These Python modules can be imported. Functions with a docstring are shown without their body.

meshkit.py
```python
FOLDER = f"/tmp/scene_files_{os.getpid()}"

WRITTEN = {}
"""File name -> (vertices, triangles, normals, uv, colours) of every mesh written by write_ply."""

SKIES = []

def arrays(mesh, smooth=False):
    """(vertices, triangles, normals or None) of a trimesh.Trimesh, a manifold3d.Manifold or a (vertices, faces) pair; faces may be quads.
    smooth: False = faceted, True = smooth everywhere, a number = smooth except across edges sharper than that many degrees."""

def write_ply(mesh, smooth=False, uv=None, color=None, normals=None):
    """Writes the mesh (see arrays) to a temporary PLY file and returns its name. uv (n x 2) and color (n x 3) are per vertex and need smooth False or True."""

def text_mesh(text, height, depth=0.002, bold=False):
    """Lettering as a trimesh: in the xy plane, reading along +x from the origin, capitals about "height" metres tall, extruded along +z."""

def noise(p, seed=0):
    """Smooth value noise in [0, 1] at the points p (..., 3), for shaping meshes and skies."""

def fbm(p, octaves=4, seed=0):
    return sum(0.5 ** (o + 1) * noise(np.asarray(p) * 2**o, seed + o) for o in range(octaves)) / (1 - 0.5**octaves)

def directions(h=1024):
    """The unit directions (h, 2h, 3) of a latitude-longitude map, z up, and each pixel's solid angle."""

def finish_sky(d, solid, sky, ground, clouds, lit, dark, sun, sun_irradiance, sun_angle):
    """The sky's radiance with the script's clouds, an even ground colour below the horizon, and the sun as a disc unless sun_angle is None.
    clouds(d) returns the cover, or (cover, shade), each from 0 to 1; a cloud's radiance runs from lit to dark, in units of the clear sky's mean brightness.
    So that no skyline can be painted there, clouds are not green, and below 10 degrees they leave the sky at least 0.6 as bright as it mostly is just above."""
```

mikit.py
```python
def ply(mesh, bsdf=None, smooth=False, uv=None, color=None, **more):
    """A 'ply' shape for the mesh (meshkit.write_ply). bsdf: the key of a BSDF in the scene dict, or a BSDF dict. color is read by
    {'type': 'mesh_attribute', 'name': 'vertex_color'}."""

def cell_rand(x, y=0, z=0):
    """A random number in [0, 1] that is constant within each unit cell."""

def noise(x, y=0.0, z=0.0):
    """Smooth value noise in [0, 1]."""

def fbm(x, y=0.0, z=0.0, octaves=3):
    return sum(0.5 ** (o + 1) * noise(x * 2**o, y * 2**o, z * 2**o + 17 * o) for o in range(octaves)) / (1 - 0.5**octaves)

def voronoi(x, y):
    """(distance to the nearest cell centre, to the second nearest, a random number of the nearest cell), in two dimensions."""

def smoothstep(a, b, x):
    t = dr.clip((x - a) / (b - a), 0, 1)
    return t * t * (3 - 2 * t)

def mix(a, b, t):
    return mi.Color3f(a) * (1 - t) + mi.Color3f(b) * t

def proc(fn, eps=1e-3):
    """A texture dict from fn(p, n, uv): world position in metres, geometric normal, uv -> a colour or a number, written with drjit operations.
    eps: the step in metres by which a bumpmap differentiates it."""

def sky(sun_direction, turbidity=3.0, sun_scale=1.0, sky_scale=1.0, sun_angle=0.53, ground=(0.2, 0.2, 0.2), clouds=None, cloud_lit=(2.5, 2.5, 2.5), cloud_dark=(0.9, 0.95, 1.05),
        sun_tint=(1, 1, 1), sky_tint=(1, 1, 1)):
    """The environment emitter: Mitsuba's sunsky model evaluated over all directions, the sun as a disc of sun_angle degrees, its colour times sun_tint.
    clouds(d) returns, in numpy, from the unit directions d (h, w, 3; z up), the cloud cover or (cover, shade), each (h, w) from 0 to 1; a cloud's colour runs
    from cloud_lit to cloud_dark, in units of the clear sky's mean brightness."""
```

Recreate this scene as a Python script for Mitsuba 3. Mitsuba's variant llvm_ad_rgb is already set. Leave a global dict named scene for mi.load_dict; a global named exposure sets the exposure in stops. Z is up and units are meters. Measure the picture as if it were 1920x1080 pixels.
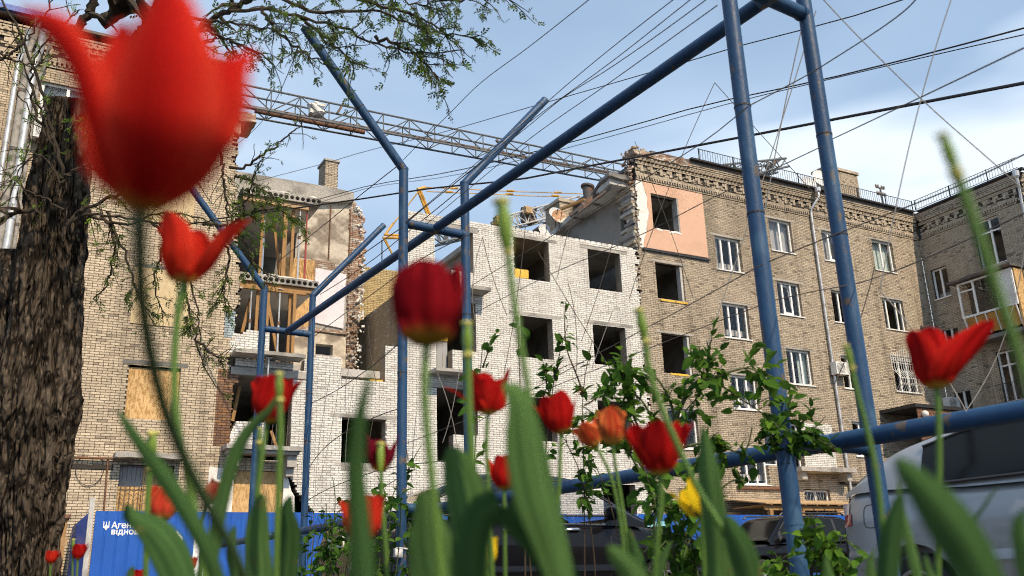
import math, random
import numpy as np, trimesh, drjit as dr, mitsuba as mi
import mikit, meshkit
import manifold3d as m3
from shapely.geometry import Polygon, LineString, box as sbox
from shapely.ops import unary_union
from mikit import proc, fbm, noise, cell_rand, smoothstep, mix, voronoi

T = mi.ScalarTransform4f
scene, labels = {}, {}
rng = np.random.default_rng(7)
PI = math.pi

# ---------------------------------------------------------------- camera, sky, exposure
# x runs along the street front, y away into the yard towards it, z up, metres. The camera sits low in the flower bed.
EYE = np.array([0.0, 0.0, 0.35])
FOC, CX, CY = 1687.57, 960.0, 540.0          # focal length and centre in pixels of a 1920 px wide frame
_z = np.array([790 - CX, -4700 - CY, FOC]); _z /= np.linalg.norm(_z)
_x = np.array([4150 - CX, 980 - CY, FOC]); _x /= np.linalg.norm(_x)
ROT = np.array([_x, np.cross(_z, _x), _z])   # columns: image right, image down, forward
RIGHT, DOWN, FWD = ROT[:, 0], ROT[:, 1], ROT[:, 2]
scene['camera'] = {
    'type': 'thinlens', 'fov': 2 * math.degrees(math.atan(960 / FOC)), 'fov_axis': 'x',
    'to_world': T().look_at(origin=EYE.tolist(), target=(EYE + FWD).tolist(), up=(-DOWN).tolist()),
    'aperture_radius': 0.0031, 'focus_distance': 16.0, 'near_clip': 0.02, 'far_clip': 3000.0}
exposure = 1.75

def sky_clouds(d):
    p = d * np.array([2.2, 2.2, 5.0])
    n = meshkit.fbm(p + np.array([3.1, 0.4, 1.7]), 5, 3)
    thin = 0.46 + 0.22 * np.clip((n - .42) / .3, 0, 1)
    el, az = np.degrees(np.arcsin(d[..., 2])), np.degrees(np.arctan2(d[..., 0], d[..., 1]))   # pale banks low over the horizon, ragged by noise
    e = meshkit.fbm(d * np.array([3.0, 3.0, 9.0]) + np.array([8.4, 3.3, 0.2]), 5, 11)
    low = np.clip((24.5 + 3.5 * np.sin(np.radians(az * 3 - 120)) + (e - .5) * 16 - el) / 5, 0, 1) * np.clip((np.sin(np.radians(az * 1.6 - 10)) - .62) / .3, 0, 1)
    bank = np.maximum(low, np.clip((e - .60) / .2, 0, 1) * .3)
    return np.clip(thin + bank * 0.5, 0, .95), np.clip(1.0 - bank * 1.1 - .2 * np.clip((n - .5) / .2, 0, 1), 0, 1)
SUN_AZ, SUN_EL = math.radians(5.0), math.radians(46.0)
scene['sky'] = mikit.sky((math.sin(SUN_AZ) * math.cos(SUN_EL), -math.cos(SUN_AZ) * math.cos(SUN_EL), math.sin(SUN_EL)), turbidity=3.0,
                         clouds=sky_clouds, cloud_lit=(3.15, 3.5, 3.85), cloud_dark=(2.15, 2.8, 3.55), sky_tint=(1.0, 1.03, 1.06), sun_tint=(1.0, .98, .95))

def ray(px, py): return ROT @ np.array([px - CX, py - CY, FOC])
def at(px, py, depth): return EYE + ray(px, py) * depth / FOC            # a point at this distance along the line of sight
def aty(px, py, Y): d = ray(px, py); return EYE + d * Y / d[1]            # where the sight line meets the plane y = Y
def atx(px, py, X): d = ray(px, py); return EYE + d * X / d[0]
def depth_of(p): return float((np.asarray(p) - EYE) @ FWD)
def pix(p):
    q = ROT.T @ (np.asarray(p, float) - EYE)
    return CX + FOC * q[0] / q[2], CY + FOC * q[1] / q[2], q[2]

# ---------------------------------------------------------------- names and entries
_count = {}
def numbered(key):
    n = _count.get(key, -1) + 1
    _count[key] = n
    return key if n == 0 else f'{key}_{n:03d}'
def thing(name, label, cat, group=None):
    k = numbered(name)
    labels[k] = {'label': label, 'category': cat}
    if group: labels[k]['group'] = group
    return k
def obj(name, mesh, mat, parent=None, smooth=False, label=None, **kw):
    k = numbered(f'{parent}__{name}' if parent else name)
    if isinstance(mesh, MB): mesh = mesh.tri()
    scene[k] = mikit.ply(mesh, mat, smooth, **kw)
    if label: labels[k] = {'label': label}
    return k
def single(name, mesh, mat, label, cat, smooth=False, group=None, **kw):
    k = obj(name, mesh, mat, None, smooth, **kw)
    labels[k] = {'label': label, 'category': cat}
    if group: labels[k]['group'] = group
    return k
def struct(name, mesh, mat, smooth=False):
    k = obj(name, mesh, mat, None, smooth)
    labels[k] = {'label': name.replace('_', ' '), 'kind': 'structure'}
    return k
def stuff(k): labels.setdefault(k, {})['kind'] = 'stuff'; return k

# ---------------------------------------------------------------- mesh builder
QB = np.array([[0, 1, 3, 2], [4, 6, 7, 5], [0, 4, 5, 1], [2, 3, 7, 6], [0, 2, 6, 4], [1, 5, 7, 3]])
class MB:
    def __init__(s): s.v, s.f, s.n = [], [], 0
    def add(s, v, f):
        v = np.asarray(v, float); f = np.asarray(f, int)
        if f.ndim == 2 and f.shape[1] == 4: f = np.vstack([f[:, [0, 1, 2]], f[:, [0, 2, 3]]])
        s.v.append(v); s.f.append(f + s.n); s.n += len(v); return s
    def mesh(s, m): return s.add(m.vertices, m.faces)
    def box(s, x0, x1, y0, y1, z0, z1):
        v = np.array([[x, y, z] for x in (x0, x1) for y in (y0, y1) for z in (z0, z1)])
        return s.add(v, QB)
    def obox(s, c, a, b, d):                     # centre and three half-axis vectors
        c, a, b, d = map(np.asarray, (c, a, b, d))
        v = np.array([c + i * a + j * b + k * d for i in (-1, 1) for j in (-1, 1) for k in (-1, 1)])
        q = QB if np.dot(np.cross(a, b), d) > 0 else QB[:, ::-1]
        return s.add(v, q)
    def beam(s, p, q, w, h=None, up=(0, 0, 1)):  # rectangular bar from p to q
        p, q = np.asarray(p, float), np.asarray(q, float); t = q - p; L = np.linalg.norm(t); t /= L
        a = np.cross(t, up)
        if np.linalg.norm(a) < 1e-3: a = np.cross(t, (0, 1, 0))
        a /= np.linalg.norm(a); b = np.cross(a, t)
        return s.obox((p + q) / 2, t * L / 2, a * w / 2, b * (h or w) / 2)
    def tube(s, pts, r, n=10, caps=True):
        v, f = tube(pts, r, n, caps); return s.add(v, f)
    def quad(s, a, b, c, d): return s.add([a, b, c, d], [[0, 1, 2, 3]])
    def tri(s): return trimesh.Trimesh(np.vstack(s.v), np.vstack(s.f), process=False)

def tube(pts, r, n=10, caps=True):
    p = np.asarray(pts, float); r = np.broadcast_to(np.asarray(r, float), (len(p),))
    t = np.gradient(p, axis=0); t /= np.linalg.norm(t, axis=1, keepdims=True) + 1e-12
    a = np.zeros_like(p)
    ref = np.array([0, 0, 1.0]) if abs(t[0, 2]) < .9 else np.array([1.0, 0, 0])
    x = np.cross(t[0], ref); x /= np.linalg.norm(x)
    for i in range(len(p)):
        x = x - t[i] * (x @ t[i]); x /= np.linalg.norm(x); a[i] = x
    b = np.cross(t, a)
    g = np.arange(n) * 2 * PI / n
    v = (p[:, None] + r[:, None, None] * (np.cos(g)[None, :, None] * a[:, None] + np.sin(g)[None, :, None] * b[:, None])).reshape(-1, 3)
    i, j = np.meshgrid(np.arange(len(p) - 1), np.arange(n), indexing='ij'); k = (j + 1) % n
    q = np.stack([i * n + j, i * n + k, (i + 1) * n + k, (i + 1) * n + j], -1).reshape(-1, 4)
    f = np.vstack([q[:, [0, 1, 2]], q[:, [0, 2, 3]]])
    if caps:
        m = len(v); v = np.vstack([v, p[:1], p[-1:]]); j = np.arange(n); k = (j + 1) % n; e = (len(p) - 1) * n
        f = np.vstack([f, np.stack([k, j, np.full(n, m)], 1), np.stack([e + j, e + k, np.full(n, m + 1)], 1)])
    return v, f
def spline(pts, n=24):
    p = np.asarray(pts, float)
    if len(p) == 2: return p[0] + (p[1] - p[0]) * np.linspace(0, 1, n)[:, None]
    from scipy.interpolate import CubicSpline, PchipInterpolator
    d = np.r_[0, np.cumsum(np.linalg.norm(np.diff(p, axis=0), axis=1))]
    return PchipInterpolator(d, p)(np.linspace(0, d[-1], n))
def unit(v): v = np.asarray(v, float); return v / np.linalg.norm(v)

# ---------------------------------------------------------------- materials
def mat(key, d, two=True): scene[key] = {'type': 'twosided', 'bsdf': d} if two else d; return key
def rgb(*c): return {'type': 'rgb', 'value': list(c)}
def princ(key, col, rough=.6, metal=0.0, spec=.5, bump=None, bscale=.01, **kw):
    d = {'type': 'principled', 'base_color': rgb(*col) if isinstance(col, tuple) else col, 'roughness': rough, 'metallic': metal, 'specular': spec, **kw}
    if bump is not None: d = {'type': 'bumpmap', 'arbitrary': bump, 'scale': bscale, 'bsdf': d}
    return mat(key, d)
def diff(key, col): return mat(key, {'type': 'diffuse', 'reflectance': rgb(*col) if isinstance(col, tuple) else col})

ROWH, BL, GAP = .077, .26, .015              # brick course height, brick length, joint
def brick_fn(axis, c1, c2, c3, dark=.955, stain=.28, seed=0, grime=(.1, .08, .06), joints=None, front=False):
    def fn(p, n, uv):
        s = p.x if axis == 'x' else p.y
        z = p.z
        if joints is not None: s = dr.select(dr.abs(n.x) > .6, p.y, p.x)
        row = dr.floor(z / ROWH)
        hd = (row - 6 * dr.floor(row / 6)) < .5
        L = dr.select(hd, BL / 2, BL)
        off = .5 * (row - 2 * dr.floor(row / 2))
        u = s / L - off
        col = dr.floor(u)
        t, t2 = cell_rand(col, row, seed + 1), cell_rand(col, row, seed + 2)
        c = mix(c1, c2, t)
        c = mix(c, c3, dr.select(t2 > dark, .8, 0.0))
        f = fbm(s * 3.1 + seed, z * 9.0, 2.2, 3)
        c = c * (.84 + .32 * f)
        run = smoothstep(.56, .78, fbm(s * 2.3 + seed * 5, z * .22, 4.0, 3)); c = mix(c, c * .55, run * min(1.0, stain * 2.2))
        st = smoothstep(.5, .78, fbm(s * .33 + seed * 3, z * .3, 1.0, 4))
        c = mix(c, mi.Color3f(grime), st * stain)
        if joints is not None:
            e = dr.minimum(u - col, 1 - (u - col)) * L; g = (z / ROWH - row); g = dr.minimum(g, 1 - g) * ROWH
            c = dr.select((dr.minimum(e, g) < .007) | ((dr.abs(n.x) < .6) & front), mi.Color3f(joints), c)
        return c
    return proc(fn)
TAN = ((.50, .43, .335), (.39, .332, .26), (.20, .165, .135))
diff('m_tan_x', brick_fn('x', *TAN, seed=0))
diff('m_tan_left', brick_fn('x', (.60, .51, .385), (.48, .40, .30), (.27, .22, .17), seed=3, stain=.22))
diff('m_tan_y', brick_fn('y', *TAN, seed=5))
diff('m_white_x', brick_fn('x', (.75, .745, .715), (.66, .645, .61), (.50, .48, .45), dark=.96, stain=.16, seed=9, grime=(.42, .36, .30)))
diff('m_reveal', brick_fn('x', (.42, .33, .23), (.33, .26, .19), (.5, .47, .42), seed=13, joints=(.055, .05, .045), front=True))
diff('m_reveal_white', brick_fn('x', (.42, .33, .23), (.33, .26, .19), (.5, .47, .42), seed=13, joints=(.22, .21, .20), front=True))
diff('m_yellow_x', brick_fn('x', (.56, .45, .24), (.48, .37, .20), (.33, .26, .16), seed=17, stain=.15))
diff('m_brown_x', brick_fn('x', (.26, .16, .11), (.20, .12, .085), (.36, .2, .1), seed=21, dark=.8))
diff('m_blue_x', brick_fn('x', (.36, .47, .53), (.42, .5, .52), (.5, .46, .4), seed=23))
diff('m_side_y', brick_fn('y', (.40, .32, .22), (.33, .26, .18), (.5, .46, .4), seed=27, joints=(.14, .12, .1)))
diff('m_rubble_brick', brick_fn('x', (.36, .2, .13), (.42, .33, .26), (.6, .57, .52), dark=.7, seed=31, joints=(.2, .18, .16)))
diff('m_mortar', (.055, .05, .045))
diff('m_mortar_white', (.17, .165, .155))
def speck(c, amt=.3, sc=1.2, fine=14.0, c2=None, lo=.45, hi=.75):
    def fn(p, n, uv):
        v = mix(c, c2 or tuple(x * .55 for x in c), smoothstep(lo, hi, fbm(p.x * sc, p.y * sc, p.z * sc, 4)) )
        return v * (1 - amt / 2 + amt * fbm(p.x * fine, p.y * fine, p.z * fine, 3))
    return proc(fn)
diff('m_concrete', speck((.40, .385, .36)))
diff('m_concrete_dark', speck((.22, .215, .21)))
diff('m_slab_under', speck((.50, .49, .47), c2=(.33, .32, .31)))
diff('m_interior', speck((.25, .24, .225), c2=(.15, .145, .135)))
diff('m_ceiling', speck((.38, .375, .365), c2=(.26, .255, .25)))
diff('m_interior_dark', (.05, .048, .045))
diff('m_pink', speck((.66, .43, .32), amt=.12, sc=.9, c2=(.56, .36, .26)))
diff('m_torn', speck((.78, .77, .74), amt=.22, sc=5, fine=25, c2=(.62, .6, .56), lo=.5, hi=.9))
diff('m_old_plaster', speck((.56, .51, .43), amt=.5, sc=1.6, fine=9, c2=(.27, .23, .19), lo=.42, hi=.62))
diff('m_foam', speck((.76, .73, .80), amt=.1, sc=1.0, c2=(.66, .63, .70)))
diff('m_white_paint', speck((.76, .76, .74), amt=.1, c2=(.64, .63, .6)))
diff('m_curtain', speck((.62, .64, .65), amt=.08))
diff('m_grey_curtain', (.36, .37, .38))
diff('m_green_curtain', (.46, .55, .53))
princ('m_pvc', (.80, .80, .79), .35)
mat('m_glass', {'type': 'thindielectric', 'int_ior': 1.33}, False)
def osb_fn(p, n, uv):
    a = fbm(p.x * 26, p.z * 9, p.y * 20, 3); b = fbm(p.x * 60, p.z * 24, 3.0, 2); w = fbm(p.x * 1.3, p.z * 1.3, 5.0, 3)
    return mix((.60, .41, .20), (.36, .21, .09), smoothstep(.4, .72, a) * .8 + .2 * b) * (.8 + .45 * w)
diff('m_osb', proc(osb_fn))
diff('m_osb_pale', proc(lambda p, n, uv: mix((.64, .53, .34), (.5, .38, .22), fbm(p.x * 18, p.z * 6, 1.0, 3))))
def timber_fn(p, n, uv): return mix((.44, .27, .13), (.27, .155, .07), fbm(p.x * 34, p.y * 34, p.z * 3.0, 3))
diff('m_timber', proc(timber_fn))
diff('m_timber_pale', proc(lambda p, n, uv: mix((.52, .38, .23), (.40, .27, .15), fbm(p.x * 3, p.y * 25, p.z * 25, 3))))
princ('m_galv', speck((.62, .63, .64), amt=.3, sc=3, c2=(.42, .42, .42)), .42, .55)
diff('m_asbestos', speck((.36, .34, .31), amt=.35, sc=4))
princ('m_black', (.025, .025, .027), .5)
princ('m_iron', speck((.085, .08, .078), amt=.5, sc=5, c2=(.16, .08, .045)), .65)
princ('m_rust', speck((.17, .085, .05), amt=.6, sc=8, c2=(.09, .055, .04)), .8)
princ('m_cable', (.02, .02, .022), .6)
princ('m_rope', (.36, .34, .31), .8)
princ('m_string', (.12, .10, .085), .8)
def blue_fn(p, n, uv):
    c = mix((.010, .045, .118), (.018, .066, .155), fbm(p.x * 5, p.y * 5, p.z * 2.2, 3))
    c = c * (.85 + .3 * fbm(p.x * 40, p.y * 40, p.z * 14, 3))
    chip = smoothstep(.66, .74, fbm(p.x * 21 + 3, p.y * 21, p.z * 9, 4))
    c = mix(c, mi.Color3f(.11, .08, .05), chip * .85)
    fade = smoothstep(.55, .8, fbm(p.x * 9, p.y * 9, p.z * 4 + 7, 3))
    return mix(c, mi.Color3f(.07, .15, .25), fade * .45)
princ('m_frame', proc(blue_fn), .5, spec=.4, bump=proc(lambda p, n, uv: fbm(p.x * 60, p.y * 60, p.z * 25, 2)), bscale=.0012)
princ('m_weld', speck((.19, .135, .08), amt=.6, sc=20, fine=60, c2=(.07, .16, .28)), .8)
princ('m_crane_grey', speck((.125, .145, .165), amt=.35, sc=2.5, c2=(.10, .105, .11)), .6)
princ('m_crane_pale', speck((.46, .46, .45), amt=.3, sc=1.5), .6)
princ('m_crane_yellow', speck((.58, .32, .05), amt=.25, sc=1.0), .55)
princ('m_fence_blue', speck((.012, .095, .44), amt=.12, sc=.8, c2=(.010, .075, .36)), .42)
princ('m_print', (.82, .84, .86), .5)
# ================================================================ the setting
g = MB(); N = 40
gx = np.linspace(-600, 600, N); gv = np.array([[x, y, -.16] for x in gx for y in gx])
i, j = np.meshgrid(np.arange(N - 1), np.arange(N - 1), indexing='ij'); q = (i * N + j).ravel()
g.add(gv, np.stack([q, q + N, q + N + 1, q + 1], 1))
diff('m_asphalt', speck((.075, .073, .07), amt=.5, sc=.7, fine=30, c2=(.055, .053, .05)))
diff('m_soil', speck((.065, .048, .034), amt=.8, sc=3, fine=40, c2=(.035, .027, .02)))
diff('m_ground', speck((.12, .11, .085), amt=.4, sc=.2, c2=(.07, .075, .04)))
struct('ground', g, 'm_ground')
g = MB(); g.box(-14, 44, 11.2, 27.4, -.155, -.15); g.box(3.75, 44, -8, 11.2, -.155, -.15); struct('asphalt_yard', g, 'm_asphalt')
bx, by = np.meshgrid(np.linspace(-9, 3.6, 90), np.linspace(-5, 11, 110), indexing='ij')
bz = -.06 + .09 * meshkit.fbm(np.stack([bx * 2.2, by * 2.2, bx * 0], -1), 4, 5)
N1, N2 = bx.shape; i, j = np.meshgrid(np.arange(N1 - 1), np.arange(N2 - 1), indexing='ij'); q = (i * N2 + j).ravel()
struct('flower_bed', MB().add(np.stack([bx, by, bz], -1).reshape(-1, 3), np.stack([q, q + N2, q + N2 + 1, q + 1], 1)), 'm_soil', True)
g = MB()
for k in range(22): g.box(3.62, 3.74, -8 + k * .9, -8 + k * .9 + .89, -.3, .0)
k = struct('bed_kerb', g, 'm_concrete')

# ---------------------------------------------------------------- brickwork
FY = 27.5                                     # the plane of the street front
def intervals(poly, z):
    a, b = poly.bounds[0] - 1, poly.bounds[2] + 1
    r = poly.intersection(LineString([(a, z), (b, z)]))
    return [(s.coords[0][0], s.coords[-1][0]) for s in getattr(r, 'geoms', [r]) if s.geom_type == 'LineString' and not s.is_empty]
def bricks_of(poly):
    out = []
    k0, k1 = math.floor(poly.bounds[1] / ROWH), math.ceil(poly.bounds[3] / ROWH)
    for k in range(k0, k1):
        zc = (k + .5) * ROWH
        L, off = (BL / 2 if k % 6 == 0 else BL), .5 * (k % 2)
        for a, b in intervals(poly, zc):
            a, b = min(a, b), max(a, b)
            for c in range(math.floor(a / L - off), math.ceil(b / L - off) + 1):
                s0, s1 = max(a, (c + off) * L + GAP / 2), min(b, (c + off + 1) * L - GAP / 2)
                if s1 - s0 > .035: out.append((s0, s1, k * ROWH + GAP / 2, (k + 1) * ROWH - GAP / 2))
    return np.array(out)
def brick_mesh(B, axis, plane, depth, seed):
    r = np.random.default_rng(seed)
    jit = r.normal(0, .0022, len(B)); d0, d1 = plane - jit, plane + depth
    tilt = r.normal(0, .0018, (len(B), 4))
    s0, s1, z0, z1 = B.T
    sg = 1
    corners = []
    for si, s in enumerate((s0, s1)):
        for di in range(2):
            for zi, z in enumerate((z0, z1)):
                d = (d0 + tilt[:, si * 2 + zi]) if di == 0 else np.full(len(B), d1)
                corners.append(np.stack([s, d, z], 1) if axis == 'y' else np.stack([d, s, z], 1))
    v = np.stack(corners, 1).reshape(-1, 3)
    F = QB[[0, 1, 2, 4, 5]] if axis == 'y' else QB[[0, 1, 2, 4, 5]][:, ::-1]
    f = (np.arange(len(B))[:, None, None] * 8 + F[None]).reshape(-1, 4)
    return v, f
def brickwork(owner, holder, poly, material, axis='y', plane=FY, depth=.03, pieces=0, seed=1, pname='brick', fieldname='brickwork', hide=None):
    """bricks laid over poly (s, z) on the plane; the ones that show largest become entries of their own"""
    B = bricks_of(poly)
    if not len(B): return
    own = np.zeros(len(B), bool)
    par = f'{owner}__{holder}' if holder else owner
    if pieces:
        c = np.stack([(B[:, 0] + B[:, 1]) / 2, np.full(len(B), plane), (B[:, 2] + B[:, 3]) / 2], 1)
        if axis == 'x': c = c[:, [1, 0, 2]]
        qq = (c - EYE) @ ROT
        px, py = CX + FOC * qq[:, 0] / qq[:, 2], CY + FOC * qq[:, 1] / qq[:, 2]
        ok = (px > 0) & (px < 1920) & (py > 0) & (py < 960) & (B[:, 1] - B[:, 0] > .2)
        if hide is not None: ok &= ~hide(px, py)
        size = np.where(ok, FOC / qq[:, 2], 0)
        own[np.argsort(-size, kind='stable')[:pieces]] = True
        own &= ok
        for n_, b in enumerate(B[own]):
            obj(pname, brick_mesh(b[None], axis, plane, depth, seed * 1000 + n_), material, par)
    v, f = brick_mesh(B[~own], axis, plane, depth, seed)
    stuff(obj(fieldname, (v, f), material, par))
def backing(owner, name, poly, material, axis='y', plane=FY, t=.36, skin=.018):
    ms = [trimesh.creation.extrude_polygon(g_, t, engine='earcut') for g_ in getattr(poly, 'geoms', [poly])]
    m = trimesh.util.concatenate(ms); v = m.vertices
    d = plane + skin + v[:, 2]
    m.vertices = np.stack([v[:, 0], d, v[:, 1]], 1) if axis == 'y' else np.stack([d, v[:, 0], v[:, 1]], 1)
    m.fix_normals()
    return obj(name, m, material, owner)
def rect(a, b, c, d): return sbox(min(a, b), min(c, d), max(a, b), max(c, d))
def jag(x, z0, z1, amp, seed, step=ROWH):     # a toothed edge running up from z0 to z1 near x
    r = np.random.default_rng(seed); pts = []; z = z0
    while z < z1:
        dx = r.uniform(-amp, amp); pts += [(x + dx, z), (x + dx, min(z + step, z1))]; z += step
    return pts
def jagfn(pts, amp, seed):                    # the same along a polyline [(x, z), ...] from bottom to top
    r = np.random.default_rng(seed); out = []
    for (xa, za), (xb, zb) in zip(pts[:-1], pts[1:]):
        n = max(1, int(abs(zb - za) / ROWH))
        for k in range(n):
            f0, f1 = k / n, (k + 1) / n; x = xa + (xb - xa) * (f0 + f1) / 2 + r.uniform(-amp, amp)
            out += [(x, za + (zb - za) * f0), (x, za + (zb - za) * f1)]
    return out

# ---------------------------------------------------------------- windows and other parts of buildings
def window(b, s0, s1, z0, z1, mull=(.33, .66), axis='y', plane=FY, back=.13, sill=True, curtain=None, lintel=True, transom=None, ajar=None, frame='m_pvc', glass=True):
    """a framed window; mull: positions of its upright bars; ajar: index of a casement that stands open"""
    def bx(m, a, b_, d0, d1, c, d):
        if axis == 'y': m.box(a, b_, plane + d0, plane + d1, c, d)
        else: m.box(plane + d0, plane + d1, a, b_, c, d)
    fr = MB(); w = .075
    bx(fr, s0, s1, back, back + .07, z0, z0 + w); bx(fr, s0, s1, back, back + .07, z1 - w, z1)
    bx(fr, s0, s0 + w, back - .001, back + .071, z0 + w, z1 - w); bx(fr, s1 - w, s1, back - .001, back + .071, z0 + w, z1 - w)
    for k in mull: c = s0 + (s1 - s0) * k; bx(fr, c - .045, c + .045, back - .002, back + .072, z0 + w, z1 - w)
    if transom: zt = z0 + (z1 - z0) * transom; bx(fr, s0 + w, s1 - w, back + .001, back + .069, zt - .035, zt + .035)
    k = obj('window', fr, frame, b)
    edges = [s0 + w] + [s0 + (s1 - s0) * m for m in mull] + [s1 - w]
    for a, c in zip(edges[:-1], edges[1:]):
        pm = MB(); e = .035
        if axis == 'y': pm.quad((a + e * 0, plane + back + .035, z0 + w), (c, plane + back + .035, z0 + w), (c, plane + back + .035, z1 - w), (a, plane + back + .035, z1 - w))
        else: pm.quad((plane + back + .035, a, z0 + w), (plane + back + .035, c, z0 + w), (plane + back + .035, c, z1 - w), (plane + back + .035, a, z1 - w))
        if glass: obj('pane', pm, 'm_glass', k)
    if ajar is not None:
        a, c = edges[ajar], edges[ajar + 1]; m = MB()
        top = -.16
        for (u0, u1, v0, v1) in ((a, c, 0, .06), (a, c, .94, 1), (a, a + .06, .06, .94), (c - .06, c, .06, .94)):
            H = z1 - z0 - 2 * w
            za, zb = z0 + w + H * v0, z0 + w + H * v1
            da, db = back - .02 + .17 * v0, back - .02 + .17 * v1
            for dd in (0,):
                if axis == 'y': m.obox(((u0 + u1) / 2, plane + (da + db) / 2, (za + zb) / 2), ((u1 - u0) / 2, 0, 0), (0, .02, 0), (0, (db - da) / 2, (zb - za) / 2))
                else: m.obox((plane + (da + db) / 2, (u0 + u1) / 2, (za + zb) / 2), (0, (u1 - u0) / 2, 0), (.02, 0, 0), ((db - da) / 2, 0, (zb - za) / 2))
        obj('casement', m, frame, k)
    if sill:
        m = MB(); bx(m, s0 - .05, s1 + .05, -.055, back, z0 - .045, z0 - .002); obj('sill', m, frame, k)
    if curtain:
        m = MB(); n = 26
        u = np.linspace(s0 + .02, s1 - .02, n); d = back + .26 + .03 * np.sin(np.arange(n) * 1.7)
        if isinstance(curtain, tuple): material, f0, f1 = curtain; u = s0 + (s1 - s0) * np.linspace(f0, f1, n)
        else: material = curtain
        for za, zb in ((z0 - .05, z1 + .05),):
            A = [(x, plane + y, za) if axis == 'y' else (plane + y, x, za) for x, y in zip(u, d)]
            Bq = [(x, plane + y, zb) if axis == 'y' else (plane + y, x, zb) for x, y in zip(u, d)]
            m.add(A + Bq, [[i_, i_ + 1, n + i_ + 1, n + i_] for i_ in range(n - 1)])
        obj('curtain', m, material, k, True)
    return k
def lintel(b, s0, s1, z0, z1, axis='y', plane=FY, out=.012, material='m_concrete', name='lintel'):
    m = MB()
    if axis == 'y': m.box(s0, s1, plane - out, plane + .2, z0, z1)
    else: m.box(plane - out, plane + .2, s0, s1, z0, z1)
    return obj(name, m, material, b)
def chipped_box(x0, x1, y0, y1, z0, z1, n=6, amp=.02, seed=0):      # a slab with uneven, broken edges
    m = trimesh.creation.box((x1 - x0, y1 - y0, z1 - z0)); m.apply_translation(((x0 + x1) / 2, (y0 + y1) / 2, (z0 + z1) / 2))
    L = max((x1 - x0) / n, .12)
    m = m.subdivide_to_size(L, 12)
    m.merge_vertices()
    v = m.vertices; v = v + (np.stack([meshkit.noise(v * 4.1 + k * 7.7 + seed) for k in range(3)], 1) - .5) * 2 * amp
    m.vertices = v
    return m

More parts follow.
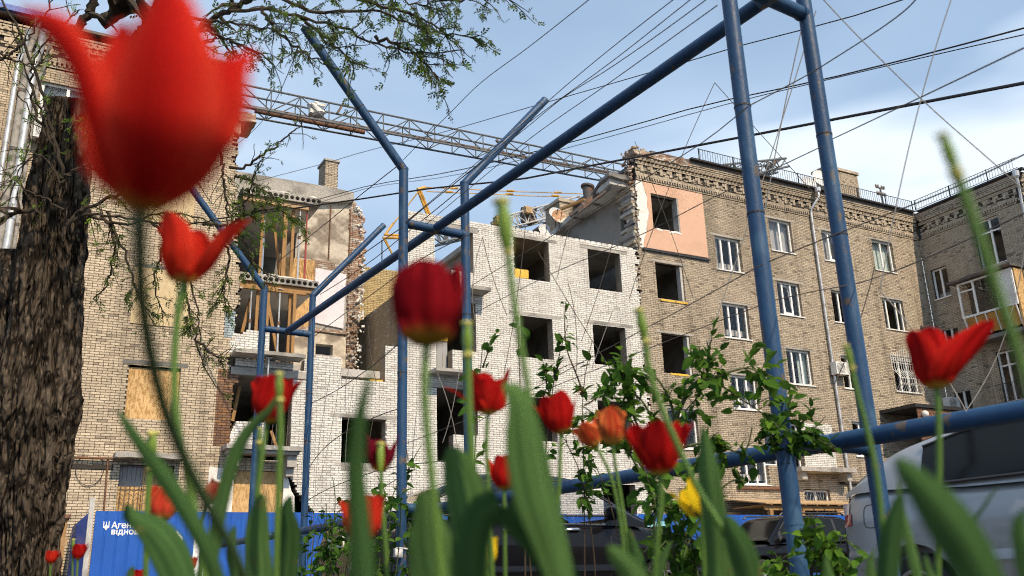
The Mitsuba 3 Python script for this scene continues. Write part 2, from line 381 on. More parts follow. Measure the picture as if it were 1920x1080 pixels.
def cornice(b, s0, s1, zb, axis='y', plane=FY, material='m_tan_x', scale=1.0, seed=3, own=True, z_top=1.4):
    """projecting brick courses over a row of dentils, stepped corbels and a row of angled bricks"""
    c = obj('cornice', _strip(axis, plane, s0, s1, [(.0, z_top, .012, .36)], zb), 'm_mortar', b)
    def strip(zz0, zz1, out): return _strip(axis, plane, s0, s1, [(zz0, zz1, -out, .0)], zb)
    def rows(zz0, zz1, out, sd):
        B = []
        k0 = math.floor((zb + zz0) / ROWH + .5); n = max(1, round((zz1 - zz0) / ROWH)); k0 = 0
        for k in range(n):
            L = BL; off = .5 * (k % 2)
            for cc in range(math.floor(s0 / L), math.ceil(s1 / L) + 1):
                a, e = max(s0, (cc + off) * L + GAP / 2), min(s1, (cc + 1 + off) * L - GAP / 2)
                if e - a > .05: B.append((a, e, zb + zz0 + k * ROWH + GAP / 2, zb + zz0 + (k + 1) * ROWH - GAP / 2))
        v, f = brick_mesh(np.array(B), axis, plane - out, out + .02, sd)
        stuff(obj('course', (v, f), material, c))
        m = _strip(axis, plane, s0, s1, [(zz0, zz1, -out + .012, .0)], zb); obj('bed', m, 'm_mortar', c)
    rows(.0, ROWH, .03, seed); rows(.20, .20 + ROWH, .05, seed + 1); rows(.20 + ROWH, .20 + 2 * ROWH, .03, seed + 2)
    den = MB(); s = s0 + .03
    while s < s1 - .06:
        _bx(den, axis, plane, s, s + .068, -.075, .0, zb + .08, zb + .195); s += .135
    stuff(obj('dentil', den, material, c))
    s = s0 + .12; kk = 0
    while s < s1 - .3:
        m = MB(); _bx(m, axis, plane, s, s + .13, -.04, 0, zb + .57, zb + .715); _bx(m, axis, plane, s + .13, s + .27, -.055, .0, zb + .42, zb + .715)
        obj('corbel', m, material, c); s += .515
    rows(.34, .34 + 5 * ROWH, .0, seed + 3); rows(.08, .08 + ROWH * 1.5, .0, seed + 9); rows(.72, .72 + 2 * ROWH, .075, seed + 4)
    tooth = MB(); s = s0 + .08
    while s < s1 - .1:
        cz = zb + .95
        a = np.array([1, -1]) * .055
        if axis == 'y': tooth.obox((s, plane - .075, cz), (.055, -.055, 0), (.055, .055, 0), (0, 0, .05))
        else: tooth.obox((plane - .075, s, cz), (-.055, .055, 0), (.055, .055, 0), (0, 0, .05))
        s += .20
    stuff(obj('angled_brick', tooth, material, c))
    rows(1.01, 1.01 + ROWH, .13, seed + 5); rows(1.01 + ROWH, 1.01 + 2 * ROWH, .16, seed + 6)
    if z_top > 1.3: rows(1.01 + 2 * ROWH, 1.01 + 4 * ROWH, .19, seed + 7)
    return c
def _bx(m, axis, plane, a, b_, d0, d1, c, d):
    if axis == 'y': m.box(a, b_, plane + d0, plane + d1, c, d)
    else: m.box(plane + d0, plane + d1, a, b_, c, d)
def _strip(axis, plane, s0, s1, lst, zb):
    m = MB()
    for (z0, z1, d0, d1) in lst: _bx(m, axis, plane, s0, s1, d0, d1, zb + z0, zb + z1)
    return m
# ================================================================ left apartment block
LB = thing('apartment_building', 'tan brick apartment block with plywood boarded windows behind the big tree trunk', 'building')
left_edge = [(7.5, -.15), (7.45, 2.4), (7.35, 3.9), (5.62, 4.0), (5.5, 4.3), (5.45, 7.4), (5.62, 9.4), (5.38, 10.8), (5.2, 13.5), (5.1, 15.5)]
lpoly = Polygon([(-7, -.15)] + jagfn(left_edge, .10, 4) + [(-7, 15.5)])
l_open = [(2.64, 4.06, 5.0, 6.57), (2.6, 4.1, 8.0, 9.5), (2.6, 4.06, 11.0, 12.5), (2.6, 4.06, 13.7, 15.05), (2.66, 4.1, 2.1, 3.72), (5.77, 7.25, 2.1, 3.65),
          (-.58, .88, 13.5, 15.05), (-.55, .9, 10.5, 12.15), (-.5, .9, 7.4, 9.0), (-4, -2.6, 13.5, 15.05), (-4, -2.6, 10.5, 12.1)]
brown = unary_union([rect(5.12, 5.62, 4.3, 6.6), rect(5.3, 5.75, 6.2, 6.55)])
blue = rect(5.22, 5.52, 7.6, 8.45)
lpoly = lpoly.difference(unary_union([rect(*o) for o in l_open]))
k = backing(LB, 'wall', lpoly, 'm_mortar')
trunk_hide = lambda x, y: (x < 150) | ((x > 150) & (x < 450) & (y < 420))
brickwork(LB, 'wall', lpoly.difference(unary_union([brown, blue])), 'm_tan_left', pieces=300, seed=1, hide=trunk_hide)
brickwork(LB, 'wall', brown, 'm_brown_x', seed=2, fieldname='brown_brickwork'); brickwork(LB, 'wall', blue, 'm_blue_x', seed=3, fieldname='blue_painted_brickwork')
cornice(LB, -7, 5.05, 15.5, material='m_tan_left', z_top=1.2)
obj('roof', MB().box(-7, 5.0, 27.2, 36, 16.83, 16.92), 'm_iron', LB)
obj('roof_sheet', MB().box(-7, -.6, 27.1, 27.3, 16.92, 17.1), 'm_fence_blue', LB)
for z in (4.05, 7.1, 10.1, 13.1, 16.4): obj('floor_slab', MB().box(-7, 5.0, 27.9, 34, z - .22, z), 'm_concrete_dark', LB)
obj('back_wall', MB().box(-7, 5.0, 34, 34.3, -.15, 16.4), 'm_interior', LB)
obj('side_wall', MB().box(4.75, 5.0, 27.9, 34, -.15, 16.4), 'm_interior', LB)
for (a, b_, c, d, lab) in [(2.6, 4.12, 4.98, 6.5, None), (2.5, 4.15, 7.76, 9.52, None), (2.58, 4.08, 10.98, 12.5, None), (2.58, 4.08, 13.68, 15.04, None)]:
    m = MB(); cut = a + (b_ - a) * .76
    dd = .10 if c < 7 else -.035
    m.box(a + .03, cut - .004, FY + dd, FY + dd + .018, c + .02, d); m.box(cut + .004, b_ - .03, FY + dd + .004, FY + dd + .022, c + .02, d - .03)
    obj('window_board', m, 'm_osb' if c < 7 else 'm_osb_pale', LB)
lintel(LB, 2.45, 4.25, 6.58, 6.7, material='m_mortar_white'); lintel(LB, 2.5, 4.2, 9.53, 9.65, material='m_mortar_white')
obj('window_board', MB().box(5.8, 6.55, FY + .08, FY + .1, 2.1, 3.62).box(6.56, 7.24, FY + .075, FY + .095, 2.1, 3.62), 'm_osb', LB)
pl = Polygon([(5.08, 2.2), (5.78, 2.2), (5.78, 3.6), (5.66, 3.66), (5.6, 3.5), (5.5, 3.52), (5.5, 3.68), (5.06, 3.7)])
m = trimesh.creation.extrude_polygon(pl, .04, engine='earcut'); v = m.vertices; m.vertices = np.stack([v[:, 0], FY - .02 + v[:, 2], v[:, 1]], 1); obj('plaster_patch', m, 'm_torn', LB)
pl = Polygon([(7.25, 2.2), (7.62, 2.2), (7.6, 2.9), (7.5, 3.05), (7.36, 3.5), (7.25, 3.45)])
m = trimesh.creation.extrude_polygon(pl, .05, engine='earcut'); v = m.vertices; m.vertices = np.stack([v[:, 0], FY - .03 + v[:, 2], v[:, 1]], 1); obj('plaster_patch', m, 'm_torn', LB)
# barred ground-floor window with a little concrete hood
obj('window_board', MB().box(2.68, 3.28, FY + .14, FY + .16, 2.1, 3.1).box(3.3, 4.08, FY + .13, FY + .15, 2.1, 3.66), 'm_osb', LB)
obj('window_glass', MB().quad((2.68, FY + .16, 3.1), (3.3, FY + .16, 3.1), (3.3, FY + .16, 3.7), (2.68, FY + .16, 3.7)), 'm_grey_curtain', LB)
gr = obj('window_grille', MB().box(2.68, 4.08, FY + .04, FY + .055, 3.1, 3.12).box(2.68, 4.08, FY + .04, FY + .055, 3.66, 3.68), 'm_iron', LB)
for k in range(12):
    x = 2.74 + k * .118; obj('bar', MB().tube([(x, FY + .03, 2.1), (x + .01, FY + .03, 3.7)], .008, 6), 'm_iron', gr)
m = MB(); 
for zz in (2.35, 2.75, 3.0): m.tube([(2.68 + i * .07, FY + .025, zz + .05 * math.sin(i * 1.9)) for i in range(21)], .007, 5)
obj('bar', m, 'm_iron', gr)
obj('hood', chipped_box(2.46, 4.26, 26.95, FY + .02, 3.84, 3.98, 8, .02, 3), 'm_concrete', LB)
def pipe_with_joints(owner, name, x, y, z0, z1, r, material, joints, bend=None):
    pts = [(x, y, z0), (x, y, z1)]
    if bend: pts = [(x, y, z0), (x, y, z1)] + bend
    m = MB().tube(pts, r, 12); k = obj(name, m, material, owner, 35)
    for z in joints: obj('collar', MB().tube([(x, y, z - .05), (x, y, z + .05)], r * 1.16, 12), 'm_iron' if material != 'm_galv' else 'm_galv', k, 35)
for x, r, mt, top in ((-1.27, .075, 'm_galv', 15.4), (-1.06, .10, 'm_asbestos', 15.9), (-.86, .11, 'm_galv', 15.5), (-.68, .05, 'm_asbestos', 15.0)):
    pipe_with_joints(LB, 'drainpipe', x, FY - .16, -.1, top, r, mt, [2 + 1.9 * i + abs(x) for i in range(7)], [(x + .12, FY - .25, top + .5), (x + .15, FY - .45, top + 1.0)])
m = MB().tube([(-6, FY - .1, 3.84), (2.5, FY - .1, 3.84)], .035, 8); obj('gas_pipe', m, 'm_rust', LB)
obj('gas_pipe', MB().tube([(-6, FY - .08, 4.3), (1.3, FY - .08, 4.3), (1.42, FY - .08, 4.22), (1.42, FY - .08, 3.86)], .03, 8), 'm_rust', LB)
obj('gas_pipe', MB().tube([(2.33, FY - .06, 3.84), (2.4, FY - .06, 1)], .022, 8), 'm_rust', LB)
obj('cable_loop', MB().tube([(1.9 + .35 * math.cos(a), FY - .04, 3.55 + .45 * math.sin(a)) for a in np.linspace(-4.2, .9, 26)], .009, 5), 'm_cable', LB)
obj('cable_tray', MB().box(-1, 2.48, FY - .03, FY, 3.55, 3.68), 'm_mortar', LB)
for (a, b_, c, d) in l_open[6:]: window(LB, a, b_, c, d, mull=(.5,), back=.1, curtain='m_curtain')
obj('broken_eave', chipped_box(5.0, 5.75, 27.35, 28.6, 14.98, 15.3, 4, .05, 9), 'm_rubble_brick', LB)
obj('broken_eave', chipped_box(5.0, 5.3, 27.45, 28.6, 14.5, 14.98, 3, .06, 12), 'm_tan_left', LB)
def ac_unit(x, y, z, label, axis='y'):
    t = thing('air_conditioner', label, 'air conditioner')
    def B(m, a, b_, c, d, e, f): (m.box(x + a, x + b_, y + c, y + d, z + e, z + f) if axis == 'y' else m.box(x + c, x + d, y + a, y + b_, z + e, z + f)); return m
    obj('casing', B(MB(), 0, .82, -.32, 0, 0, .56), 'm_white_paint', t)
    fan = MB()
    cz = .28
    for r in (.05, .11, .17, .23):
        pts = [((.3 + r * math.cos(a)), cz + r * math.sin(a)) for a in np.linspace(0, 2 * PI, 25)]
        fan.tube([(x + p, y - .335, z + q_) if axis == 'y' else (x - .335, y + p, z + q_) for p, q_ in pts], .006, 4, False)
    obj('fan_guard', fan, 'm_iron', t)
    gm = MB()
    for k in range(12): B(gm, .05, .55, -.326, -.32, .05 + k * .04, .062 + k * .04)
    obj('grille', gm, 'm_grey_curtain', t)
    obj('bracket', B(B(MB(), .1, .14, -.34, .0, -.05, -.005), .68, .72, -.34, .0, -.05, -.005), 'm_iron', t)
    return t
ac_unit(-.62, FY - .04, 13.0, 'white air conditioner under the upper window on the left, beside the grey downpipes')

# ================================================================ the torn open section
RU = thing('ruined_building_section', 'torn open rooms with hollow concrete slabs, bare plaster wall and a chimney on top', 'building')
BY = 31.5
def wallpoly(owner, name, pts, material, y, t=.25, holes=()):
    p = Polygon(pts)
    for h_ in holes: p = p.difference(rect(*h_))
    ms = [trimesh.creation.extrude_polygon(g_, t, engine='earcut') for g_ in getattr(p, 'geoms', [p])]
    m = trimesh.util.concatenate(ms); v = m.vertices; m.vertices = np.stack([v[:, 0], y + v[:, 2], v[:, 1]], 1); m.fix_normals()
    return obj(name, m, material, owner)
redge = jagfn([(10.45, 6), (10.7, 7.8), (10.85, 9.8), (11.0, 12), (11.08, 12.6), (10.98, 13.6), (10.75, 14.3), (10.5, 14.9)], .07, 8)
wallpoly(RU, 'spine_wall', [(8.35, 5)] + redge + [(8.35, 14.9)], 'm_concrete', BY, .3, holes=[(9.25, 9.9, 8.35, 8.75)])
wallpoly(RU, 'plaster_wall', [(8.45, 12.05), (9.2, 12.0), (10.2, 11.9), (10.42, 12.1), (10.5, 13.6), (10.42, 14.75), (8.5, 14.8)], 'm_old_plaster', BY - .03, .04)
wallpoly(RU, 'parapet', [(5.75, 13.6), (10.5, 14.55), (10.5, 14.93), (9.3, 14.98), (5.75, 14.95)], 'm_concrete', BY - .25, .22)
brickwork(RU, None, Polygon([(8.4, 11.1), (10.5, 11.1), (10.5, 12.0), (8.4, 12.0)]), 'm_rubble_brick', plane=BY - .03, seed=5, fieldname='dirty_brickwork')
brickwork(RU, None, Polygon(jagfn([(10.42, 6.6), (10.42, 14.8)], .05, 3) + jagfn([(10.98, 14.0), (11.05, 12), (10.85, 9.8), (10.72, 7.8), (10.5, 6.6)][::-1], .1, 5)[::-1]), 'm_rubble_brick', plane=BY - .09, depth=.16, seed=6, fieldname='broken_brick_edge')
r_ = np.random.default_rng(5); m = MB()
for k in range(110):                          # lumps of mortar and pale brick hanging on the torn edge
    z = r_.uniform(7, 14.4); x = 10.74 + .18 * math.sin((z - 7) / 7.4 * PI) + r_.normal(0, .09); s = r_.uniform(.03, .085)
    bb = trimesh.creation.box((s * r_.uniform(1, 2), s, s * r_.uniform(.6, 1.2))); bb.apply_transform(trimesh.transformations.random_rotation_matrix(r_.random(3)))
    bb.apply_translation((x, BY - .12 - r_.uniform(0, .1), z)); m.mesh(bb)
stuff(obj('mortar_lump', m, 'm_torn', RU))
m = MB()
for k in range(70):
    z = r_.uniform(6.6, 10.2); x = 10.62 + r_.normal(0, .09); s = r_.uniform(.05, .10)
    bb = trimesh.creation.box((s * r_.uniform(1, 2), s, s * .7)); bb.apply_transform(trimesh.transformations.random_rotation_matrix(r_.random(3)))
    bb.apply_translation((x, BY - .14, z)); m.mesh(bb)
stuff(obj('red_brick_rubble', m, 'm_rubble_brick', RU))
for x in (9.62, 10.42): obj('old_pipe', MB().tube([(x, BY - .08, 12.1), (x + .02, BY - .08, 14.3)], .025, 6), 'm_rust', RU)
wallpoly(RU, 'foam_wall', [(9.12, 9.55), (10.28, 9.42), (10.3, 10.6), (10.34, 11.55), (10.0, 11.62), (9.14, 11.66)], 'm_foam', BY - .06, .07)
wallpoly(RU, 'osb_panel', [(7.8, 10.9), (9.1, 10.9), (9.1, 11.95), (7.8, 11.95)], 'm_osb', BY - .05, .04)
wallpoly(RU, 'osb_panel', [(8.2, 9.2), (9.1, 9.2), (9.1, 10.88), (8.9, 10.85), (8.2, 10.2)], 'm_osb', BY - .05, .04)
wallpoly(RU, 'patched_wall', [(8.4, 7.0), (10.4, 7.0), (10.4, 9.1), (8.4, 9.2)], 'm_old_plaster', BY - .05, .04, holes=[(9.25, 9.9, 8.35, 8.75)])
obj('lintel', MB().box(8.5, 10.4, BY - .1, BY, 9.2, 9.32), 'm_rubble_brick', RU)
obj('rear_wall', MB().box(5.2, 11.4, 34.5, 34.8, -.1, 14.0), 'm_interior', RU)
obj('side_wall', MB().box(5.02, 5.2, 27.9, 34.5, -.1, 14.4), 'm_interior', RU)
for z, x1 in ((13.2, 8.4), (10.15, 8.42)):
    h_ = .25; p = sbox(5.72, z - h_, x1, z)
    for kx in range(14): p = p.difference(LineString([(5.86 + kx * .19, z - .125), (5.861 + kx * .19, z - .125)]).buffer(.072))
    m = trimesh.creation.extrude_polygon(p, .7, engine='earcut'); v = m.vertices; m.vertices = np.stack([v[:, 0], 28.55 + v[:, 2], v[:, 1]], 1); m.fix_normals()
    k = obj('floor_slab', m, 'm_concrete', RU)
    obj('slab_underside', MB().box(5.2, x1, 29.25, 34.5, z - h_, z), 'm_slab_under', k)
    stuff(obj('rubble', MB().mesh(chipped_box(5.9, x1 - .1, 28.7, 29.2, z, z + .07, 20, .05, 4)), 'm_torn', k))
for z in (7.05, 4.0): obj('floor_slab', MB().box(5.2, 11.2, 27.9, 34.5, z - .25, z), 'm_slab_under', RU)
obj('ledger', MB().box(5.75, 8.3, 28.65, 28.85, 9.72, 9.88).box(5.75, 8.0, 28.5, 28.62, 9.6, 9.7), 'm_timber', RU)
obj('ledger', MB().box(5.75, 8.0, 28.65, 28.85, 12.75, 12.93), 'm_timber_pale', RU)
c0, c1 = aty(590, 330, 34), aty(632, 306, 34)
ch = obj('chimney', MB().box(c0[0] + .45, c1[0] + .05, 34, 34.9, 12, 17.45), 'm_mortar', RU)
brickwork(RU, 'chimney', rect(c0[0] + .45, c1[0] + .05, 13, 17.45), 'm_tan_x', plane=33.985, seed=14)
brickwork(RU, 'chimney', rect(34, 34.9, 13, 17.45), 'm_tan_y', axis='x', plane=c0[0] + .435, seed=15)
obj('cap', MB().box(c0[0] + .38, c1[0] + .12, 33.93, 34.97, 17.45, 17.53), 'm_concrete', ch)
# props holding the slabs
def timber_prop(p, q, w, label):
    return single('timber_prop', MB().beam(p, q, w, w * .9, up=(0, 1, 0)), 'm_timber', label, 'timber prop')
def steel_prop(x, y, z0, z1, label, mats=('m_galv', 'm_galv')):
    t = thing('steel_prop', label, 'steel prop')
    obj('outer_tube', MB().tube([(x, y, z0), (x, y, z0 + (z1 - z0) * .55)], .036, 8), mats[0], t, 35)
    obj('inner_tube', MB().tube([(x, y, z0 + (z1 - z0) * .55), (x, y, z1 - .01)], .027, 8), mats[1], t, 35)
    obj('plate', MB().box(x - .09, x + .09, y - .09, y + .09, z1 - .012, z1), mats[1], t)
    obj('collar', MB().tube([(x, y, z0 + (z1 - z0) * .53), (x, y, z0 + (z1 - z0) * .57)], .055, 8), 'm_rust', t)
princ('m_red_paint', (.32, .06, .05), .5); princ('m_prop_blue', (.25, .33, .48), .5)
f5, c5, f4, c4 = 10.22, 12.93, 7.1, 9.6
def xat(px, py, Y): return aty(px, py, Y)[0]
timber_prop((xat(489, 470, 29.0), 29.0, f5), (xat(489, 470, 29.0), 29.0, 12.74), .09, 'leftmost timber post of the top torn open room, beside a blue steel prop')
timber_prop((xat(532, 470, 28.8), 28.8, f5), (xat(532, 470, 28.8), 28.8, 12.74), .14, 'thickest pale timber post, in the middle of the top torn open room')
timber_prop((xat(547, 470, 28.9), 28.9, f5), (xat(547, 470, 28.9), 28.9, 12.74), .10, 'timber post between the thickest post and the grey steel prop in the top room')
timber_prop((xat(512, 430, 29.4), 29.4, 12.5), (xat(528, 500, 29.4), 29.4, f5), .10, 'slanting timber brace in the top torn open room')
steel_prop(xat(493, 470, 29.1), 29.1, f5, c5, 'pale blue steel prop at the left of the top torn open room', ('m_prop_blue', 'm_galv'))
steel_prop(xat(560, 470, 28.75), 28.75, f5, c5, 'bare grey steel prop right of the timber posts in the top torn open room')
steel_prop(xat(573, 470, 28.85), 28.85, f5, c5, 'red steel prop at the right end of the top torn open room', ('m_red_paint', 'm_red_paint'))
timber_prop((xat(481, 590, 28.7), 28.7, f4), (xat(481, 590, 28.7), 28.7, c4), .10, 'timber post at the left of the lower torn open room, behind the blue post')
timber_prop((xat(500, 590, 28.6), 28.6, f4), (xat(500, 590, 28.6), 28.6, c4), .12, 'timber post just right of the blue post in the lower torn open room')
timber_prop((xat(543, 590, 28.7), 28.7, f4), (xat(543, 590, 28.7), 28.7, c4), .12, 'dark timber post, second from the right in the lower torn open room')
timber_prop((xat(551, 590, 28.5), 28.5, f4), (xat(551, 590, 28.5), 28.5, c4), .10, 'rightmost timber post in the lower torn open room')
timber_prop((xat(502, 580, 28.65), 28.65, 9.2), (xat(526, 650, 28.65), 28.65, f4), .10, 'timber brace slanting down to the right in the lower torn open room')
timber_prop((xat(470, 560, 28.9), 28.9, 9.4), (xat(455, 600, 28.9), 28.9, 8.2), .10, 'timber brace slanting down to the left in the lower torn open room')
steel_prop(xat(469, 590, 28.6), 28.6, f4, c4 + .1, 'grey steel prop left of the blue post in the lower torn open room')
steel_prop(xat(523, 590, 28.55), 28.55, f4, c4 + .1, 'grey steel prop in the middle of the lower torn open room')
steel_prop(xat(503, 690, 27.1), 27.1, 4.3, 7.0, 'grey steel prop standing under the concrete balcony slab')
timber_prop((5.95, 28.3, 6.3), (5.8, 28.3, 5.2), .1, 'short slanting timber brace in the dark opening under the balcony slab')
timber_prop((6.9, 27.9, 4.9), (7.25, 27.9, 4.0), .09, 'timber brace slanting behind the low balcony door')

# ================================================================ white brick building under construction
WB = thing('brick_building_under_construction', 'unfinished white brick facade with empty window openings and concrete lintels', 'building')
wpts = [(8.9, -.15), (8.3, 2.3), (7.75, 3.0), (7.4, 3.55), (7.4, 4.4)]
main = Polygon(jagfn(wpts, .06, 21) + [(7.4, 4.4), (7.4, 6.75), (7.75, 6.75), (7.75, 7.15), (8.07, 7.27), (8.5, 7.35), (8.95, 7.3), (8.97, 6.6), (10.46, 6.6), (10.46, 7.85), (11.25, 7.85), (11.25, 12.86)]
               + jagfn([(21.22, 12.86), (21.12, 9.9), (21.2, 6.5), (21.22, -.15)], .13, 22))
extra = [rect(5.62, 7.4, 6.74, 7.02), Polygon([(5.3, 7.15), (6.62, 7.15), (6.6, 7.95), (5.9, 7.9), (5.75, 7.78), (5.5, 7.8), (5.42, 7.5)]), Polygon([(5.55, 4.3), (6.6, 4.3), (6.6, 5.06), (5.75, 5.06), (5.6, 4.7)])]
w_open = [(9.03, 10.5, 3.73, 5.36), (15.5, 17.02, 10.9, 12.52), (18.8, 20.35, 10.92, 12.54), (15.66, 17.03, 7.91, 9.5), (18.83, 20.35, 7.9, 9.5), (15.66, 17.03, 4.9, 6.5), (18.85, 20.35, 4.9, 6.53),
          (12.32, 13.85, 4.05, 6.55), (12.3, 13.85, 7.1, 9.7), (12.27, 13.8, 10.13, 12.38), (15.66, 17.0, 1.9, 3.5), (18.85, 20.3, 1.9, 3.5)]
blocks = [rect(12.92, 13.85, 4.05, 5.0), rect(12.92, 13.85, 7.1, 7.95), rect(12.92, 13.8, 10.13, 10.87)]
wl = [(8.63, 10.92, 5.37, 5.5), (15.3, 17.38, 12.53, 12.66), (18.45, 20.72, 12.55, 12.67), (15.22, 17.4, 9.51, 9.63), (18.46, 20.74, 9.51, 9.64), (15.3, 17.4, 6.51, 6.63), (18.46, 20.74, 6.54, 6.67),
      (11.95, 14.1, 6.56, 6.72), (11.9, 14.0, 12.4, 12.6), (5.5, 7.95, 6.5, 6.73), (15.3, 17.4, 3.51, 3.63), (18.46, 20.74, 3.51, 3.63), (11.95, 14.1, 9.71, 9.86)]
wpoly = unary_union([main] + extra).difference(unary_union([rect(*o) for o in w_open])).union(unary_union(blocks)).difference(unary_union([rect(*o) for o in wl]))
backing(WB, 'wall', wpoly.buffer(-.004), 'm_reveal_white', t=.37)
frame_hide = lambda x, y: ((x > 720) & (x < 890) & (y > 480) & (y < 660)) | ((x < 760) & (y > 880)) | (y > 700)
brickwork(WB, 'wall', wpoly, 'm_white_x', pieces=300, seed=31, hide=frame_hide)
for o in wl: obj('lintel', chipped_box(o[0], o[1], FY - .012, FY + .36, o[2], o[3], 8, .006, o[0]), 'm_concrete', WB)
for (a, b_, zt) in ((5.46, 7.6, 7.14), (12.0, 14.14, 10.13), (12.0, 14.12, 7.1)):
    obj('balcony_slab', chipped_box(a, b_, 26.82, FY + .02, zt - .11, zt, 12, .008, a), 'm_concrete', WB)
k = obj('balcony_slab', chipped_box(5.36, 7.6, 26.7, FY + .02, 4.15, 4.28, 12, .012, 2), 'm_concrete', WB)
obj('moulding', MB().box(5.45, 7.52, 26.82, FY, 4.05, 4.15), 'm_concrete', k)
for x in (5.5, 7.2): obj('bracket', MB().box(x, x + .28, 26.95, FY, 3.7, 4.05).box(x + .03, x + .25, 27.15, FY, 3.45, 3.7), 'm_concrete', k)
for k in range(6): obj('baluster', MB().box(6.72 + k * .11, 6.735 + k * .11, 27.0, 27.015, 4.28, 4.95), 'm_iron', WB)
for z, a in ((4.0, 7.4), (7.05, 11.3), (10.1, 11.3)): obj('floor_slab', MB().box(a, 21.3, 27.88, 33.2, z - .25, z), 'm_ceiling', WB)
obj('ceiling_slab', MB().box(14.45, 21.0, 27.9, 33.2, 12.62, 12.84), 'm_ceiling', WB)
obj('low_ceiling', MB().box(7.4, 11.3, 27.88, 33.2, 6.25, 6.5), 'm_ceiling', WB)
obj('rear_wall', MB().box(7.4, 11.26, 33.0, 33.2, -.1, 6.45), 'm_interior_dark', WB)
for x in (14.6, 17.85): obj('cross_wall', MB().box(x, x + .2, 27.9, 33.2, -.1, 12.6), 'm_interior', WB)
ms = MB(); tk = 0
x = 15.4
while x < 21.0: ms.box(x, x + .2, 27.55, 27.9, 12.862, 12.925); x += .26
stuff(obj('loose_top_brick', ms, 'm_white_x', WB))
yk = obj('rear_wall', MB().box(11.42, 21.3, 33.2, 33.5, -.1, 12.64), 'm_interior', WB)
brickwork(WB, 'rear_wall', rect(11.42, 15.0, 7.1, 12.66), 'm_yellow_x', plane=33.17, seed=41)
obj('side_wall', MB().box(11.27, 11.6, 27.88, 32.45, -.1, 10.1), 'm_side_y', WB)
obj('pallet_wrap', MB().box(15.55, 16.2, 28.2, 28.7, 10.1, 11.35), 'm_curtain', WB)
bp = thing('brick_pallet', 'stack of blocks under a yellow cover in the upper left white wall window', 'pallet')
obj('stack', MB().box(15.62, 16.3, 27.98, 28.6, 10.1, 11.15), 'm_torn', bp)
princ('m_yellow_wrap', speck((.72, .45, .06), amt=.3, sc=6), .5)
obj('cover', chipped_box(15.58, 16.34, 27.94, 28.62, 11.12, 11.45, 6, .02, 4), 'm_yellow_wrap', bp)
bp = thing('brick_pallet', 'pale panels under a yellow strip in the white wall balcony door', 'pallet')
for k in range(3): obj('panel', MB().box(12.36 + k * .2, 12.55 + k * .2, 28.0, 28.5, 7.1, 8.35), 'm_grey_curtain', bp)
obj('cover', MB().box(12.34, 12.96, 27.97, 28.53, 8.35, 8.55), 'm_yellow_wrap', bp)
single('foam_offcut', chipped_box(9.95, 10.4, 27.55, 27.8, 6.605, 6.68, 4, .01, 3), 'm_yellow_wrap', 'yellow strip lying on top of the low white wall', 'foam strip')

# ================================================================ right apartment block
RB = thing('apartment_building', 'long tan brick apartment block with a pink plaster panel and white framed windows', 'building')
r_open = [(22.12, 23.59, 13.93, 15.55), (22.09, 23.52, 10.9, 12.51), (22.11, 23.55, 7.85, 9.48), (22.1, 23.55, 4.9, 6.45)]
c1 = [(25.45, 26.88, 12.64, 14.18), (25.47, 26.9, 9.63, 11.15), (25.52, 26.95, 6.63, 8.05), (25.52, 27.0, 3.6, 5.05)]
c2 = [(28.78, 30.18, 14.0, 15.57), (28.8, 30.2, 11.0, 12.57), (28.85, 30.3, 7.9, 9.46)]
c3 = [(32.12, 33.2, 14.0, 15.52), (32.18, 33.3, 11.02, 12.58), (32.2, 33.3, 7.94, 9.45), (32.3, 33.4, 4.94, 6.46)]
c4 = [(35.55, 37.02, 14.0, 15.6), (35.64, 37.1, 11.05, 12.6), (35.65, 37.3, 8.03, 9.65)]
low = [(28.9, 30.35, 1.9, 3.45), (28.55, 29.1, 4.3, 6.2), (27.0, 27.75, 4.4, 6.2), (22.3, 23.6, 1.9, 3.4), (35.6, 37.0, 1.9, 3.4)]
allo = r_open + c1 + c2 + c3 + c4 + low
redg = jagfn([(21.22, -.15), (21.2, 6.5), (21.12, 9.9), (21.22, 12.86)], .13, 22)
rpoly = Polygon(redg + jagfn([(21.3, 12.9), (21.42, 15.9)], .06, 5) + [(21.42, 16.03), (39.15, 16.03), (39.15, -.15)]).difference(unary_union([rect(*o) for o in allo]))
backing(RB, 'wall', rpoly.buffer(-.003), 'm_reveal')
wpanel = rect(29.15, 31.0, 4.35, 6.2).union(rect(28.3, 28.5, 4.35, 6.2))
right_hide = lambda x, y: (y > 560) | ((x > 1340) & (x < 1460)) | ((x > 1500) & (x < 1600))
brickwork(RB, 'wall', rpoly.difference(wpanel), 'm_tan_x', pieces=300, seed=51, hide=right_hide)
brickwork(RB, 'wall', wpanel, 'm_white_x', seed=52, fieldname='white_brickwork')
cornice(RB, 21.45, 39.1, 16.03)
obj('roof', MB().box(22.2, 45, 27.3, 38, 17.30, 17.44), 'm_iron', RB)
obj('roof_flashing', MB().box(24.3, 38.8, 27.14, 27.5, 17.425, 17.50), 'm_black', RB)
m = chipped_box(21.35, 24.4, 27.3, 27.9, 17.1, 17.38, 14, .08, 6); obj('crumbled_parapet', m, 'm_rubble_brick', RB)
m = MB()
for k in range(34):
    bb = trimesh.creation.box((.24, .12, .07)); bb.apply_transform(trimesh.transformations.rotation_matrix(r_.uniform(0, 3), (0, 0, 1))); bb.apply_translation((r_.uniform(21.35, 24.6), 27.4 + r_.uniform(0, .3), 17.40 + r_.uniform(0, .1))); m.mesh(bb)
stuff(obj('loose_brick', m, 'm_tan_x', RB))
pink = Polygon([(21.55, 13.02), (24.95, 13.05), (24.97, 16.0), (21.75, 15.98), (21.85, 15.6), (21.95, 15.3), (21.9, 14.9), (22.0, 14.6), (21.85, 14.2), (21.8, 13.8), (21.62, 13.4)]).difference(rect(22.14, 23.57, 13.95, 15.53))
